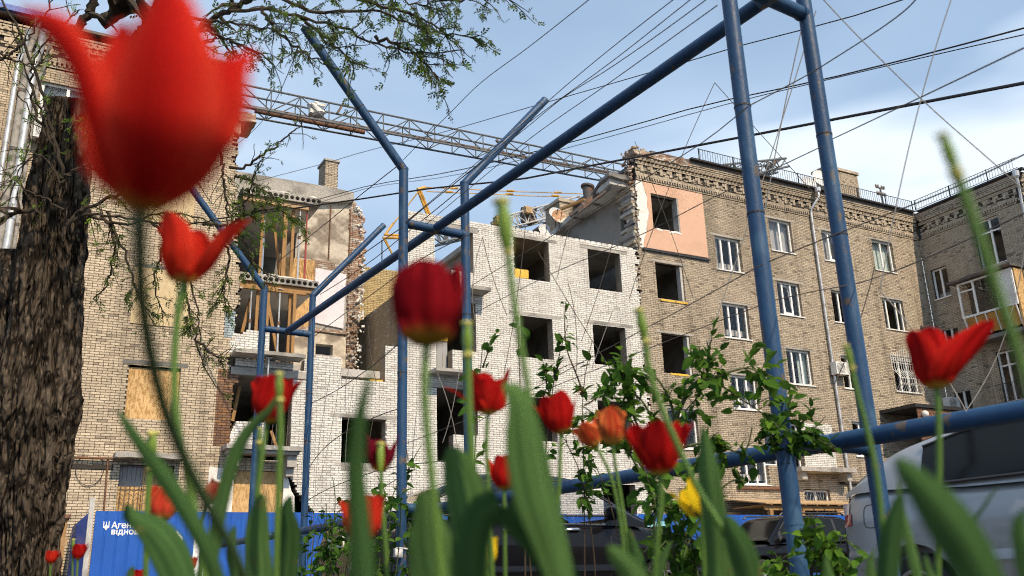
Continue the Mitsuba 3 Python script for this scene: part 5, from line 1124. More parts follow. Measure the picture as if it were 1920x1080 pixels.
class Foliage:
    def __init__(s, seed): s.m, s.fresh, s.twigs, s.r = MB(), MB(), MB(), np.random.default_rng(seed)
    def put(s, p, d, sc=1.0, fresh=False):
        V, F = SPR[s.r.integers(len(SPR))]; d = unit(unit(d) + s.r.normal(0, .6, 3) + np.array([0, 0, -.1]))
        (s.fresh if fresh else s.m).add(V * sc @ rot_to(d, s.r.normal(0, .8)).T + p, F)
    def branch(s, px, depth, r0, r1, leaves=1.0, subs=6, sublen=.35, fresh=.1, holder=None, spread=.5, start=.25, sc=1.0, droop=.25):
        """a limb through picture points at this depth, with side twigs and leaf sprigs"""
        P = spline([at(x, y, depth if len(q) == 0 else q[0]) for x, y, *q in px], 26); P = P + s.r.normal(0, .008, P.shape)
        s.twigs.tube(P, np.linspace(r0, r1, len(P)), 7)
        for k in range(subs):
            f_ = s.r.uniform(start, 1); i_ = min(int(f_ * 25), 24); t = unit(P[min(i_ + 1, 25)] - P[max(i_ - 1, 0)])
            d = unit(t * .7 + s.r.normal(0, spread, 3) + np.array([0, 0, -droop])); L = sublen * s.r.uniform(.5, 1.2); n = 7
            Q = [P[i_]]; dd = d
            for j_ in range(n): dd = unit(dd + s.r.normal(0, .16, 3) + np.array([0, 0, -.07])); Q.append(Q[-1] + dd * L / n)
            Q = np.array(Q); s.twigs.tube(Q, np.linspace(max(r1, .004), .0022, len(Q)), 5)
            cnt = s.r.poisson(leaves * 5)
            for _ in range(cnt):
                j_ = s.r.integers(1, n + 1); s.put(Q[j_], Q[j_] - Q[j_ - 1], sc * s.r.uniform(.6, 1.15), s.r.random() < fresh)
        for _ in range(s.r.poisson(leaves * 4)):
            i_ = s.r.integers(12, 26); s.put(P[i_], P[i_] - P[i_ - 1], sc * s.r.uniform(.6, 1.1), s.r.random() < fresh)
TD = 7.0
TR = thing('locust_tree', 'rough dark barked locust tree with a sawn trunk at the left', 'tree')
tp = [(50, 1330), (48, 1080), (58, 900), (72, 740), (86, 600), (98, 470), (108, 360), (118, 280), (126, 185)]
obj('trunk', trunk_mesh([at(x, y, TD) for x, y in tp], [.262, .245, .235, .27, .30, .225, .205, .17, .09], seed=2), 'm_bark', TR, True)
obj('stump', trunk_mesh([at(x, y, TD - .08) for x, y in [(72, 560), (72, 470), (76, 400), (80, 330)]], [.10, .14, .12, .085], n=90, rows=110, seed=6, amp=.022), 'm_bark', TR, True)
obj('trunk', trunk_mesh([at(x, y, TD + .1) for x, y in [(48, 760), (22, 640), (8, 540), (2, 468)]], [.12, .19, .17, .10], n=90, rows=130, seed=8, amp=.024), 'm_bark', TR, True)
F = Foliage(21)
# bare and sparsely leaved twigs over the left wall
for px, a, b, lv in [([(118, 330), (85, 200), (45, 80), (10, 10), (-30, -60)], .022, .008, .5), ([(112, 335), (90, 240), (60, 170), (20, 40)], .016, .005, .4), ([(118, 335), (150, 315), (200, 290), (260, 270)], .020, .006, .5), ([(116, 340), (160, 318), (230, 330), (310, 345)], .014, .005, .6),
                     ([(125, 420), (150, 398), (200, 372), (290, 345), (400, 310)], .020, .008, .8), ([(125, 415), (160, 402), (250, 412), (330, 420), (440, 410)], .016, .006, .8), ([(70, 400), (40, 395), (15, 405), (-10, 420)], .024, .018, .2), ([(120, 395), (80, 370), (40, 350), (0, 310)], .012, .004, .5),
                     ([(115, 350), (70, 290), (30, 330), (-10, 400)], .010, .004, .7), ([(90, 260), (60, 130), (100, 60), (150, 20)], .016, .006, .7), ([(-10, 115), (40, 85), (75, 40), (110, -10)], .014, .006, .5), ([(-10, 90), (30, 115), (60, 120), (100, 85)], .012, .004, .7), ([(30, 170), (60, 230), (40, 330), (75, 400)], .007, .003, .9)]:
    F.branch(px, TD - .3, a * .75, b * .7, lv * .9, 7, .30, .7, spread=.7, start=.1, sc=.7, droop=.05)
# limbs behind and beside the big flower
for px, a, b, lv in [([(190, 40), (225, 15), (245, -20)], .05, .045, .1), ([(250, 90), (275, 50), (310, -10)], .055, .045, .1), ([(130, 60), (165, 25), (180, -20)], .03, .028, .1), ([(305, 60), (360, 58), (400, 35), (440, 12), (480, -8)], .026, .018, .5), ([(320, 80), (370, 82), (405, 72), (408, 45)], .014, .006, .3)]:
    F.branch(px, TD - .5, a, b, lv, 6, .4, .1)
for px, lv in [([(430, 20), (500, 18), (570, 35), (640, 52), (720, 85), (800, 100), (868, 92)], 1.5), ([(520, -10), (600, 22), (690, 20), (770, 45), (850, 65), (898, 68)], 1.5), ([(640, -10), (720, 12), (800, 40), (860, 88)], 1.5), ([(560, 30), (620, 80), (660, 120), (665, 150)], 1.3),
               ([(700, 70), (760, 90), (800, 120), (822, 150)], 1.6), ([(490, 15), (520, 60), (560, 90), (610, 120)], .9), ([(380, 55), (440, 80), (480, 100), (510, 112)], .8), ([(780, -20), (840, 0), (900, -2), (960, -4)], 1.2), ([(560, -20), (680, -5), (760, 0), (830, 30)], 1.6),
               ([(330, 30), (400, 40), (470, 50), (560, 65)], .8)]:
    F.branch(px, TD - .9, .013, .004, lv * .85, 20, .24, .12, spread=.75, start=.1, sc=.85, droop=.05)
for px, lv in [([(412, 280), (420, 330), (425, 400), (424, 440)], .5), ([(424, 440), (450, 415), (470, 350), (490, 300)], 1.8), ([(424, 430), (470, 400), (520, 392), (560, 420)], 2.0), ([(440, 330), (480, 345), (510, 370), (530, 395)], 1.6), ([(430, 310), (445, 315), (500, 285), (575, 222)], .25),
               ([(400, 440), (430, 480), (420, 540), (440, 590)], 1.6), ([(380, 420), (450, 440), (480, 500), (520, 520)], 1.2), ([(330, 430), (345, 540), (360, 610), (385, 690), (425, 745)], 1.8), ([(300, 420), (330, 470), (360, 540), (375, 650)], 1.5), ([(200, 395), (235, 480), (262, 560), (290, 610)], 1.1),
               ([(190, 400), (215, 470), (200, 530), (175, 560)], 1.1), ([(280, 415), (310, 450), (290, 520), (310, 590)], 1.0), ([(165, 405), (240, 420), (300, 400), (400, 420)], 1.0), ([(370, 640), (400, 665), (420, 690)], .9)]:
    F.branch(px, TD + .4, .013, .004, lv * .9, 13, .22, .12, spread=.65, start=.15, sc=.8, droop=.2)
for c in ((505, 415), (515, 425), (530, 418), (495, 425), (480, 440), (150, 230), (160, 245), (175, 225), (40, 290), (60, 210)):
    for _ in range(14): F.put(at(c[0] + F.r.normal(0, 9), c[1] + F.r.normal(0, 7), TD - .3), F.r.normal(0, 1, 3), .7, True)
obj('branches', F.twigs, 'm_twig', TR, 40); stuff(obj('leaves', F.m, 'm_locust', TR)); stuff(obj('fresh_leaves', F.fresh, 'm_locust_fresh', TR))

# ================================================================ rose bushes and climbers
def leaf_mesh(L, W, fold, curl, n=7, serr=.0):
    V, Fq = [], []
    for i_ in range(n):
        s = i_ / (n - 1); w = W / 2 * math.sin(PI * min(1, s * .94 + .03)) ** .75 * (1.12 - .5 * s) * (1 + serr * (i_ % 2)); z = -curl * L * s * s
        V += [(s * L, -w, z + fold * w), (s * L, 0, z), (s * L, w, z + fold * w)]
    for i_ in range(n - 1):
        a = i_ * 3; Fq += [[a, a + 3, a + 4, a + 1], [a + 1, a + 4, a + 5, a + 2]]
    return np.array(V), np.array(Fq)
LEAVES = {}
leafmat('m_rose_leaf', (.085, .185, .028), .7); leafmat('m_rose_leaf_dark', (.05, .115, .02), .6); leafmat('m_rose_leaf_fresh', (.14, .27, .03), .9)
princ('m_rose_stem', (.07, .09, .03), .7); princ('m_dry_stem', (.07, .05, .03), .8)
for k, (L, W, fo, cu, mt) in enumerate([(.062, .044, .25, .25, 'm_rose_leaf'), (.052, .036, .4, .1, 'm_rose_leaf'), (.07, .04, .3, .45, 'm_rose_leaf_dark'), (.055, .04, .2, .3, 'm_rose_leaf_dark'), (.05, .032, .5, .2, 'm_rose_leaf_fresh')]):
    v, f = leaf_mesh(L, W, fo, cu); m = MB().add(v, f).tri(); LEAVES[k] = mikit.ply(m, mt, True)
def to4(R, p, s):
    M = np.eye(4); M[:3, :3] = R * s; M[:3, 3] = p; return T(M.tolist())
class Bush:
    def __init__(s, key, seed, stem='m_rose_stem'): s.k, s.r, s.st, s.n, s.stem, s.more = key, np.random.default_rng(seed), MB(), 0, stem, {}
    def leaf(s, p, d, sc, kinds=(0, 1, 2, 3)):
        k = int(s.r.choice(kinds)); R = rot_to(unit(d), s.r.normal(0, .7) + (PI if s.r.random() < .5 else 0) * 0)
        if s.n < 290: scene[numbered(f'{s.k}__leaf')] = {**LEAVES[k], 'to_world': to4(R, p, sc)}
        else:
            v, f = meshkit.WRITTEN[LEAVES[k]['filename']][:2]; mt = LEAVES[k]['bsdf']['id']; s.more.setdefault(mt, MB()).add(v * sc @ R.T + p, f)
        s.n += 1
    def cane(s, px, depth, r0, r1, dens, sc=1.0, kinds=(0, 1, 2, 3), twig=.10, leafy=(.2, 1.0), bare=False):
        P = spline([at(x, y, q[0] if q else depth) for x, y, *q in px], 22); s.st.tube(P, np.linspace(r0, r1, 22), 7)
        for k in range(dens):
            i_ = int(s.r.uniform(*leafy) * 21); i_ = min(max(i_, 1), 21); t = unit(P[i_] - P[i_ - 1]); d = unit(t * .5 + s.r.normal(0, .75, 3)); e = P[i_] + d * twig * s.r.uniform(.4, 1.2)
            s.st.tube([P[i_], (P[i_] + e) / 2 + (0, 0, .01), e], [.0022, .0018, .0012], 5)
            for q in range(s.r.integers(3, 6)):
                dd = unit(d + s.r.normal(0, .8, 3) + np.array([0, 0, -.1])); s.leaf(e - d * .035 * q * .8, dd, sc * s.r.uniform(.65, 1.15), kinds)
    def done(s):
        obj('stems', s.st, s.stem, s.k, 40)
        for mt, m in s.more.items(): stuff(obj('small_leaves', m, mt, s.k, True))
B1 = thing('rose_bush', 'leafy green rose bush with long canes beside the near left blue post', 'bush'); b = Bush(B1, 5)
for px, dn, tw in [([(1330, 1300), (1300, 1050), (1255, 960), (1200, 870), (1170, 820), (1185, 770)], 7, .12), ([(1250, 1300), (1230, 950), (1265, 800), (1320, 720), (1310, 650)], 17, .16), ([(1265, 800), (1320, 710), (1400, 755), (1450, 790)], 14, .13), ([(1320, 720), (1360, 700), (1400, 690), (1440, 720)], 11, .12),
                   ([(1265, 800), (1290, 740), (1330, 690), (1325, 640)], 13, .11), ([(1240, 870), (1180, 760), (1170, 700), (1230, 720)], 13, .11), ([(1260, 850), (1330, 830), (1390, 850), (1410, 800)], 12, .11), ([(1300, 1000), (1335, 940), (1380, 900), (1400, 905)], 6, .08), ([(1240, 1000), (1180, 850), (1130, 790), (1090, 760)], 9, .10), ([(1240, 900), (1210, 760), (1170, 730), (1130, 745)], 9, .10), ([(1265, 800), (1240, 720), (1200, 690), (1180, 700)], 8, .10)]:
    b.cane(px, 3.55, .0065, .0025, int(dn * 1.05), .98, (0, 0, 1, 2, 3, 4), tw, (.35, 1.0))
b.done()
B2 = thing('climbing_plant', 'dense leafy climber wrapped around the near left blue post where the low beam meets it', 'climber'); b = Bush(B2, 9)
for px in ([(1475, 850), (1460, 800), (1480, 770), (1470, 745)], [(1475, 845), (1500, 800), (1520, 770), (1545, 765)], [(1480, 830), (1520, 820), (1545, 830), (1560, 840)], [(1475, 840), (1450, 820), (1440, 790)], [(1485, 845), (1500, 825), (1530, 800), (1548, 780)]):
    b.cane(px, 3.78, .005, .002, 9, .85, (0, 1, 2, 3, 3, 2), .045, (.0, 1.0))
b.done()
B3 = thing('rose_bush', 'thin bare rose canes with few leaves before the white brick wall', 'bush'); b = Bush(B3, 12, 'm_dry_stem')
for px, dn in [([(1100, 1300), (1095, 900), (1095, 720), (1110, 640)], 11), ([(1095, 760), (1125, 740), (1140, 720)], 5), ([(1030, 1200), (1035, 740), (1050, 660), (1065, 610)], 5), ([(1035, 745), (1025, 700), (1040, 680)], 4), ([(1020, 1200), (1015, 760), (1050, 690), (1095, 680)], 4), ([(1095, 740), (1080, 700), (1062, 650), (1062, 560)], 1),
               ([(890, 1100), (893, 800), (900, 700), (905, 650)], 5), ([(905, 690), (915, 660), (920, 645)], 2), ([(985, 1100), (980, 850), (975, 720), (970, 610)], 3), ([(1110, 1200), (1085, 880), (1060, 820), (1100, 800)], 6), ([(1160, 1200), (1120, 880), (1090, 840), (1060, 850)], 6)]:
    b.cane(px, 4.6, .005, .002, dn, 1.05, (0, 1, 2, 3), .09, (.55, 1.0))
b.done()
B4 = thing('rose_bush', 'low dark rose bush at the foot of the middle left blue post', 'bush'); b = Bush(B4, 15)
for k in range(15):
    x = 640 + 9 * k + b.r.normal(0, 8); y = b.r.uniform(890, 990); b.cane([(700 + b.r.normal(0, 15), 1250), (x - 10, 1080), (x, y + 40), (x + b.r.normal(0, 10), y)], 6.6 + b.r.normal(0, .25), .006, .003, 8, 1.25, (2, 3, 2, 0), .13, (.3, 1.0))
for x, y in ((760, 830), (770, 870), (790, 835), (700, 930)): b.cane([(760, 1250), (755, 960), (765, 890), (x, y)], 6.9, .006, .003, 6, 1.2, (2, 3, 0), .12, (.5, 1.0))
b.done()
B5 = thing('rose_bush', 'reddish tipped low rose bush in front of the blue fence below the far blue frame', 'bush'); b = Bush(B5, 18)
for k in range(15):
    x = 560 + 9 * k + b.r.normal(0, 9); y = b.r.uniform(965, 1045); b.cane([(620, 1300), (x, 1120), (x + b.r.normal(0, 8), y)], 8.2 + b.r.normal(0, .3), .006, .003, 8, 1.15, (2, 3, 0), .13, (.3, 1.0))
for x, y in ((605, 950), (612, 945), (640, 955), (595, 970)): b.cane([(620, 1250), (612, 1010), (x, y)], 8.0, .005, .003, 4, 1.1, (2, 3), .1, (.6, 1.0))
b.done()
B6 = thing('rose_bush', 'bright low bush at the foot of the near left blue post, before the silver car', 'bush'); b = Bush(B6, 24)
for px in ([(1560, 1300), (1550, 1080), (1530, 1000), (1522, 965)], [(1560, 1250), (1560, 1080), (1575, 1020), (1590, 1000)], [(1540, 1250), (1530, 1070), (1510, 1020), (1500, 990)], [(1540, 1250), (1500, 1100), (1465, 1060), (1450, 1050)], [(1570, 1250), (1580, 1090), (1600, 1060), (1612, 1062)], [(1550, 1250), (1545, 1080), (1555, 1030), (1570, 1020)], [(1480, 1250), (1470, 1110), (1455, 1075), (1470, 1055)], [(1590, 1250), (1570, 1100), (1545, 1050), (1530, 1040)]):
    b.cane(px, 3.3, .005, .002, 8, .95, (0, 0, 4, 1, 4), .07, (.55, 1.0))
b.done()
B7 = thing('rose_bush', 'tangle of rose leaves and thorny canes left of the yellow tulip', 'bush'); b = Bush(B7, 27)
for px in ([(1250, 1300), (1240, 1000), (1215, 900), (1195, 850)], [(1280, 1300), (1270, 1060), (1250, 960), (1235, 900)], [(1230, 1300), (1300, 1050), (1290, 960), (1320, 930)], [(1300, 1300), (1290, 1080), (1260, 1040), (1280, 1000)], [(1340, 1300), (1300, 1060), (1255, 940), (1225, 930)], [(1320, 1300), (1310, 1010), (1280, 970), (1240, 960)]):
    b.cane(px, 2.9, .005, .002, 10, .9, (0, 1, 2, 3), .10, (.45, 1.0))
b.done()
# ================================================================ tulips
mat('m_petal', {'type': 'principledthin', 'base_color': {'type': 'mesh_attribute', 'name': 'vertex_color'}, 'roughness': .42, 'diff_trans': .6, 'spec_trans': 0.0}, False)
def tleaf_fn(c1, c2):
    def fn(p, n, uv):
        st = smoothstep(.25, .75, .6 * noise(uv.x * 22, uv.y * .8, 3.0) + .4 * noise(uv.x * 60, uv.y * 1.5, 7.0))
        c = mix(mi.Color3f(c1) * .85, mi.Color3f(c2) * 1.1, st)
        c = mix(c, mi.Color3f(c2) * 1.25, smoothstep(.06, .0, dr.abs(uv.x - .5)) * .5)
        bl = smoothstep(.72, .8, fbm(p.x * 55, p.y * 55, p.z * 40, 3)); c = mix(c, mi.Color3f(.16, .15, .05), bl * .6)
        return c * (.7 + .6 * fbm(p.x * 30, p.y * 30, p.z * 12, 3))
    return proc(fn)
mat('m_tleaf', {'type': 'principledthin', 'base_color': tleaf_fn((.056, .122, .038), (.105, .20, .060)), 'roughness': .42, 'diff_trans': .55, 'spec_trans': 0.0}, False)
mat('m_tleaf_dark', {'type': 'principledthin', 'base_color': tleaf_fn((.033, .080, .028), (.064, .135, .042)), 'roughness': .45, 'diff_trans': .45, 'spec_trans': 0.0}, False)
princ('m_stem', proc(lambda p, n, uv: mix((.15, .27, .05), (.085, .175, .036), fbm(p.x * 40, p.y * 40, p.z * 12, 3))), .45)
princ('m_stem_dark', proc(lambda p, n, uv: mix((.05, .10, .03), (.035, .075, .025), fbm(p.x * 40, p.y * 40, p.z * 12, 3))), .5)
princ('m_pod', proc(lambda p, n, uv: mix((.24, .36, .05), (.14, .25, .04), fbm(p.x * 60, p.y * 60, p.z * 20, 3))), .45)
princ('m_stigma', (.42, .40, .10), .6)
princ('m_anther', (.03, .015, .03), .7)
RED = dict(base=(.62, .40, .06), mid=(.46, .014, .010), tip=(.42, .010, .012), edge=(.56, .03, .018), b0=.04, b1=.17)
SCARLET = dict(base=(.66, .45, .10), mid=(.60, .030, .012), tip=(.60, .030, .018), edge=(.66, .06, .03), b0=.04, b1=.15)
DARK = dict(base=(.40, .24, .03), mid=(.26, .008, .012), tip=(.17, .006, .012), edge=(.34, .014, .02), b0=.06, b1=.30)
BURG = dict(base=(.42, .22, .03), mid=(.16, .010, .020), tip=(.13, .008, .022), edge=(.22, .015, .025), b0=.08, b1=.3)
FLAME = dict(base=(.62, .36, .07), mid=(.52, .05, .022), tip=(.52, .04, .022), edge=(.70, .30, .08), b0=.06, b1=.36, streak=.55)
YELLOW = dict(base=(.60, .44, .02), mid=(.76, .52, .015), tip=(.78, .56, .02), edge=(.80, .60, .03), b0=.05, b1=.3)
WILT = dict(base=(.38, .2, .05), mid=(.30, .05, .03), tip=(.26, .04, .03), edge=(.5, .22, .12), b0=.1, b1=.4)
def petal(B, up, e1, e2, phi, L, W, col, opn=0.0, flare=0.0, belly=1.0, seed=0, inner=0, curl=0.0, twist=0.0, ruffle=.03, point=1.0, r0=.004):
    """phi: direction round the stem in degrees (0 image right, 90 away); opn: how far the petal leans out; flare: how far its tip turns out"""
    r = np.random.default_rng(seed); n, m = 22, 15
    t = np.linspace(0, 1, n)
    a0, a1 = math.radians(29 - 50 * (belly - 1)), math.radians(82 + 12 * belly)
    ang = a0 + (a1 - a0) * np.clip(t / .50, 0, 1) ** .85 - opn * np.clip(t / .5, 0, 1) * math.radians(60) - flare * np.clip((t - .55) / .45, 0, 1) ** 1.3 * math.radians(100)
    dr_, dz = np.cos(ang), np.sin(ang); rr_ = r0 * (1 - .25 * inner) + np.r_[0, np.cumsum(dr_[:-1])] * L / n; zz = np.r_[0, np.cumsum(dz[:-1])] * L / n
    sn_ = np.sin(PI * np.clip(t * .95 + .03, 0, 1) ** .95); w = W / 2 * np.where(t < .5, sn_ ** (1.0 / belly), sn_ ** (.62 * point)); w[-1] *= .25
    u = np.linspace(-1, 1, m); R_ = np.maximum(np.maximum(rr_ * 1.08, W * .36), 1e-3)
    ph = math.radians(phi); er = math.cos(ph) * e1 + math.sin(ph) * e2; et = np.cross(up, er)
    V, C = [], []
    k1, k2 = r.uniform(0, 6), r.uniform(0, 6)
    for i_ in range(n):
        psi = u * w[i_] / R_[i_]
        wav = ruffle * W * (np.abs(u) ** 2.2) * np.sin(t[i_] * 9 + k1 + u * 2) * min(1, t[i_] * 2) + .012 * W * np.cos(u * PI * 2.2 + k2) * t[i_]
        rad = rr_[i_] - R_[i_] * (1 - np.cos(psi)) * (1 - .35 * curl) + wav
        tan = R_[i_] * np.sin(psi) + twist * W * t[i_] ** 2 * .5
        mid = .035 * W * np.exp(-(u / .12) ** 2) * (1 - t[i_])
        p = B + up * (zz[i_] + .05 * W * (1 - u[:, None] ** 2) * 0) + er * (rad - mid)[:, None] + et * tan[:, None] - up * (np.abs(u)[:, None] ** 2 * 0)
        V.append(p)
        f_ = min(1, max(0, (t[i_] - col['b0']) / (col['b1'] - col['b0']))); f_ = f_ * f_ * (3 - 2 * f_)
        c = np.array(col['mid']) * (1 - t[i_]) + np.array(col['tip']) * t[i_]
        vein = .14 * np.sin(u * 30 + 3 * t[i_]) + .10 * np.sin(u * 53 + k1) - .18 * t[i_] * (1 - np.abs(u))
        st = col.get('streak', 0)
        g_ = np.clip(np.abs(u) ** 3 * .55 + st * np.clip(np.sin(u * 13 + k2 + 2 * t[i_]) * .6 + .25, 0, 1) * .8, 0, 1)[:, None]
        cc = (c * (1 - g_) + np.array(col['edge']) * g_) * (1 + vein[:, None])
        C.append(np.clip(np.array(col['base']) * (1 - f_) + cc * f_, 0.003, 1))
    V, C = np.array(V).reshape(-1, 3), np.array(C).reshape(-1, 3)
    i_, j_ = np.meshgrid(np.arange(n - 1), np.arange(m - 1), indexing='ij'); q = (i_ * m + j_).ravel()
    return V, np.stack([q, q + 1, q + m + 1, q + m], 1), C
def stem_path(px, depth):
    P = [at(x, y, q[0] if q else depth) for x, y, *q in px]
    last = P[-1].copy()
    if last[2] > .05: d = P[-1] - P[-2]; d = d / max(abs(d[2]), 1e-3); P.append(np.array([last[0] + d[0] * .05, last[1] + d[1] * .05, last[2] * .5])); P.append(np.array([last[0] + d[0] * .06, last[1] + d[1] * .06, -.05]))
    return spline(P, 40)
def ribbon(P, W, roll=0.0, fold=.25, wave=.0, seed=0, m=9, cup=0.0, sidev=None):
    """a blade along P with half-widths W, its face rolled about its length; folded along the midrib"""
    cl = np.r_[0, np.cumsum(np.linalg.norm(np.diff(np.asarray(P), axis=0), axis=1))]; P = spline(P, 60); n = len(P); s = np.linspace(0, 1, n); w = np.interp(s, cl / cl[-1], W)
    w = np.convolve(np.pad(w, 3, 'edge'), np.ones(7) / 7, 'valid'); w[-1] = w[-2] * .3
    ro = np.interp(s, np.linspace(0, 1, len(np.atleast_1d(roll))), np.atleast_1d(roll)) if np.ndim(roll) else np.full(n, roll)
    Tn = np.gradient(P, axis=0); Tn /= np.linalg.norm(Tn, axis=1, keepdims=True)
    V, UV = [], []; u = np.linspace(-1, 1, m)
    for i_ in range(n):
        sv = RIGHT - Tn[i_] * (RIGHT @ Tn[i_]); 
        if np.linalg.norm(sv) < .25: sv = DOWN - Tn[i_] * (DOWN @ Tn[i_])
        sv = unit(sv); nv = np.cross(Tn[i_], sv); c, sn = math.cos(ro[i_]), math.sin(ro[i_]); a, b_ = c * sv + sn * nv, -sn * sv + c * nv
        lift = fold * np.abs(u) * w[i_] + cup * u ** 2 * w[i_] + wave * w[i_] * np.sin(s[i_] * 11 + seed + u) * np.abs(u)
        V.append(P[i_] + a * (u * w[i_])[:, None] + b_ * lift[:, None]); UV.append(np.stack([(u + 1) / 2, np.full(m, s[i_])], 1))
    i_, j_ = np.meshgrid(np.arange(n - 1), np.arange(m - 1), indexing='ij'); q = (i_ * m + j_).ravel()
    V = np.array(V).reshape(-1, 3); F_ = np.stack([q, q + 1, q + m + 1, q + m], 1); return V, F_, np.array(UV).reshape(-1, 2)
def add_leaf(t, px, depth, W, roll=0.0, fold=.3, wave=.06, cup=0.15, material='m_tleaf', seed=0):
    """px from the base of the blade to its tip; W half-widths in picture pixels"""
    P = np.array([at(x, y, q[0] if q else depth) for x, y, *q in px]); sc = depth / FOC
    if P[0][2] > 0.02: P = np.vstack([[P[0][0], P[0][1] + .01, -.03], P]); W = [W[0] * .5] + list(W)
    V, F_, UV = ribbon(P, np.array(W) * sc, roll, fold, wave, seed, cup=cup)
    F3 = np.vstack([F_[:, [0, 1, 2]], F_[:, [0, 2, 3]]])
    return obj('leaf', trimesh.Trimesh(V, F3, process=False), material, t, True, uv=UV)
def tulip(label, px, depth, size, petals, col, stem, tilt=(0, 0), stem_r=.0031, stem_mat='m_stem', group=None, pod=False, leaves=(), cat='tulip'):
    """px: foot of the flower in the picture; tilt: lean to the image right, and away from the camera; petals: (phi, length, width, {options}) in units of size"""
    t = thing('tulip', label, cat, group); B = at(*px, depth)
    upv = unit(np.array([0, 0, 1.0]) + RIGHT * tilt[0] + np.array([FWD[0], FWD[1], 0]) * tilt[1])
    e1 = unit(RIGHT - upv * (RIGHT @ upv)); e2 = np.cross(upv, e1)
    for i_, (phi, L, W, o) in enumerate(petals):
        V, F_, C = petal(B, upv, e1, e2, phi, L * size, W * size, o.get('col', col), seed=i_ + int(px[0]), **{k: v for k, v in o.items() if k != 'col'})
        F3 = np.vstack([F_[:, [0, 1, 2]], F_[:, [0, 2, 3]]])
        obj('petal', trimesh.Trimesh(V, F3, process=False), 'm_petal', t, True, color=C)
    P = stem_path(stem, depth); obj('stem', MB().tube(P, np.linspace(stem_r * .92, stem_r * 1.15, len(P)), 12), stem_mat, t, 40)
    if pod: add_pod(t, B, upv, pod)
    elif petals:
        obj('pistil', MB().tube([B, B + upv * size * .35, B + upv * size * .42], [size * .05, size * .06, size * .045], 8), 'm_pod', t, 40)
        sm = MB()
        for k in range(6): a = k * PI / 3; d = math.cos(a) * e1 + math.sin(a) * e2; sm.tube([B + d * size * .06, B + d * size * .13 + upv * size * .2, B + d * size * .15 + upv * size * .36], [size * .012, size * .012, size * .022], 5)
        obj('stamens', sm, 'm_anther', t)
    for lf in leaves: add_leaf(t, **lf)
    return t
def add_pod(t, B, upv, L, r=None):
    r = r or L * .14; s = np.linspace(0, 1, 12); prof = r * (.62 + .5 * np.sin(PI * np.clip(s * .95, 0, 1)) ** .8) * np.where(s > .93, .75, 1)
    obj('seed_pod', MB().tube(B + upv * (s * L)[:, None], prof, 12), 'm_pod', t, 40)
    m = MB(); e1 = unit(np.cross(upv, FWD)); e2 = np.cross(e1, upv)
    for k in range(3):
        a = k * 2 * PI / 3 + .4; d = math.cos(a) * e1 + math.sin(a) * e2; tip = B + upv * L
        m.tube([tip - d * r * .2, tip + d * r * .6 + upv * r * .3, tip + d * r * 1.15 + upv * r * .1, tip + d * r * 1.2 - upv * r * .35], [r * .45, r * .5, r * .45, r * .25], 8)
    obj('stigma', m, 'm_stigma', t, 40)
def spent(label, px, depth, stem, pod_px, stem_r=.0032, leaves=(), pods=True, tilt=None):
    """a stalk whose petals have fallen: px is where the seed pod sits"""
    t = thing('tulip', label, 'tulip stalk'); B = at(*px, depth)
    P = stem_path(stem, depth); obj('stem', MB().tube(P, np.linspace(stem_r * .9, stem_r * 1.1, len(P)), 12), 'm_stem', t, 40)
    upv = unit(P[0] - P[3])
    if pods: add_pod(t, B, upv, pod_px * depth / FOC); obj('node', MB().tube([B - upv * .003, B, B + upv * .003], [stem_r * 1.0, stem_r * 1.4, stem_r * 1.05], 10), 'm_stigma', t, 40)
    for lf in leaves: add_leaf(t, **lf)
    return t
def cup(n_open=.0, fl=.0, phase=-90, L=1.0, W=.78, **kw):
    r = np.random.default_rng(int(abs(phase) * 7 + L * 100 + W * 1000))
    u = lambda a, b: r.uniform(a, b)
    return [(phase + 60 + 120 * k + u(-8, 8), L * u(.92, 1.0), W * u(.76, .88), dict(opn=n_open + u(-.05, .03), flare=fl + u(-.08, .08), inner=1, twist=u(-.15, .15), **kw)) for k in range(3)] + \
           [(phase + 120 * k + u(-8, 8), L * u(.95, 1.06), W * u(.86, 1.0), dict(opn=n_open * 1.15 + u(.04, .17), flare=fl * 1.1 + u(-.06, .14), twist=u(-.2, .2), **kw)) for k in range(3)]

def petal_blade(t, px, W, col, seed, cup=.35, roll=0.0, fold=.0, wave=.05):
    """one large petal along picture points (x, y, distance): a blade curved across its width"""
    P = np.array([at(*q) for q in px]); sc = px[0][2] / FOC
    V, F_, UV = ribbon(P, np.array(W) * sc, roll, fold, wave, seed, m=17, cup=cup)
    r = np.random.default_rng(seed); k1 = r.uniform(0, 6); u, s = UV[:, 0] * 2 - 1, UV[:, 1]
    f_ = np.clip((s - .02) / .10, 0, 1)[:, None]; f_ = f_ * f_ * (3 - 2 * f_)
    c = np.array(col['mid'])[None] * (1 - s)[:, None] + np.array(col['tip'])[None] * s[:, None]
    vein = .16 * np.sin(u * 24 + 3 * s + k1) + .10 * np.sin(u * 47 + k1) - .35 * np.exp(-(u / .30) ** 2) * (1 - s)
    g_ = (np.abs(u) ** 3 * .75)[:, None]
    C = np.clip(np.array([.42, .22, .04]) * (1 - f_) + (c * (1 - g_) + np.array(col['edge']) * g_) * (1 + vein[:, None]) * f_, .003, 1)
    obj('petal', trimesh.Trimesh(V, np.vstack([F_[:, [0, 1, 2]], F_[:, [0, 2, 3]]]), process=False), 'm_petal', t, True, color=C)
t = thing('tulip', 'huge blurred red tulip filling the upper left corner, nearest to the viewer', 'tulip')
BIG = dict(mid=(.44, .012, .008), tip=(.50, .016, .014), edge=(.74, .07, .035))
petal_blade(t, [(262, 394, .272), (262, 330, .281), (258, 200, .288), (240, 110, .290), (228, 40, .291)], [22, 92, 104, 56, 8], BIG, 3, cup=-.35)
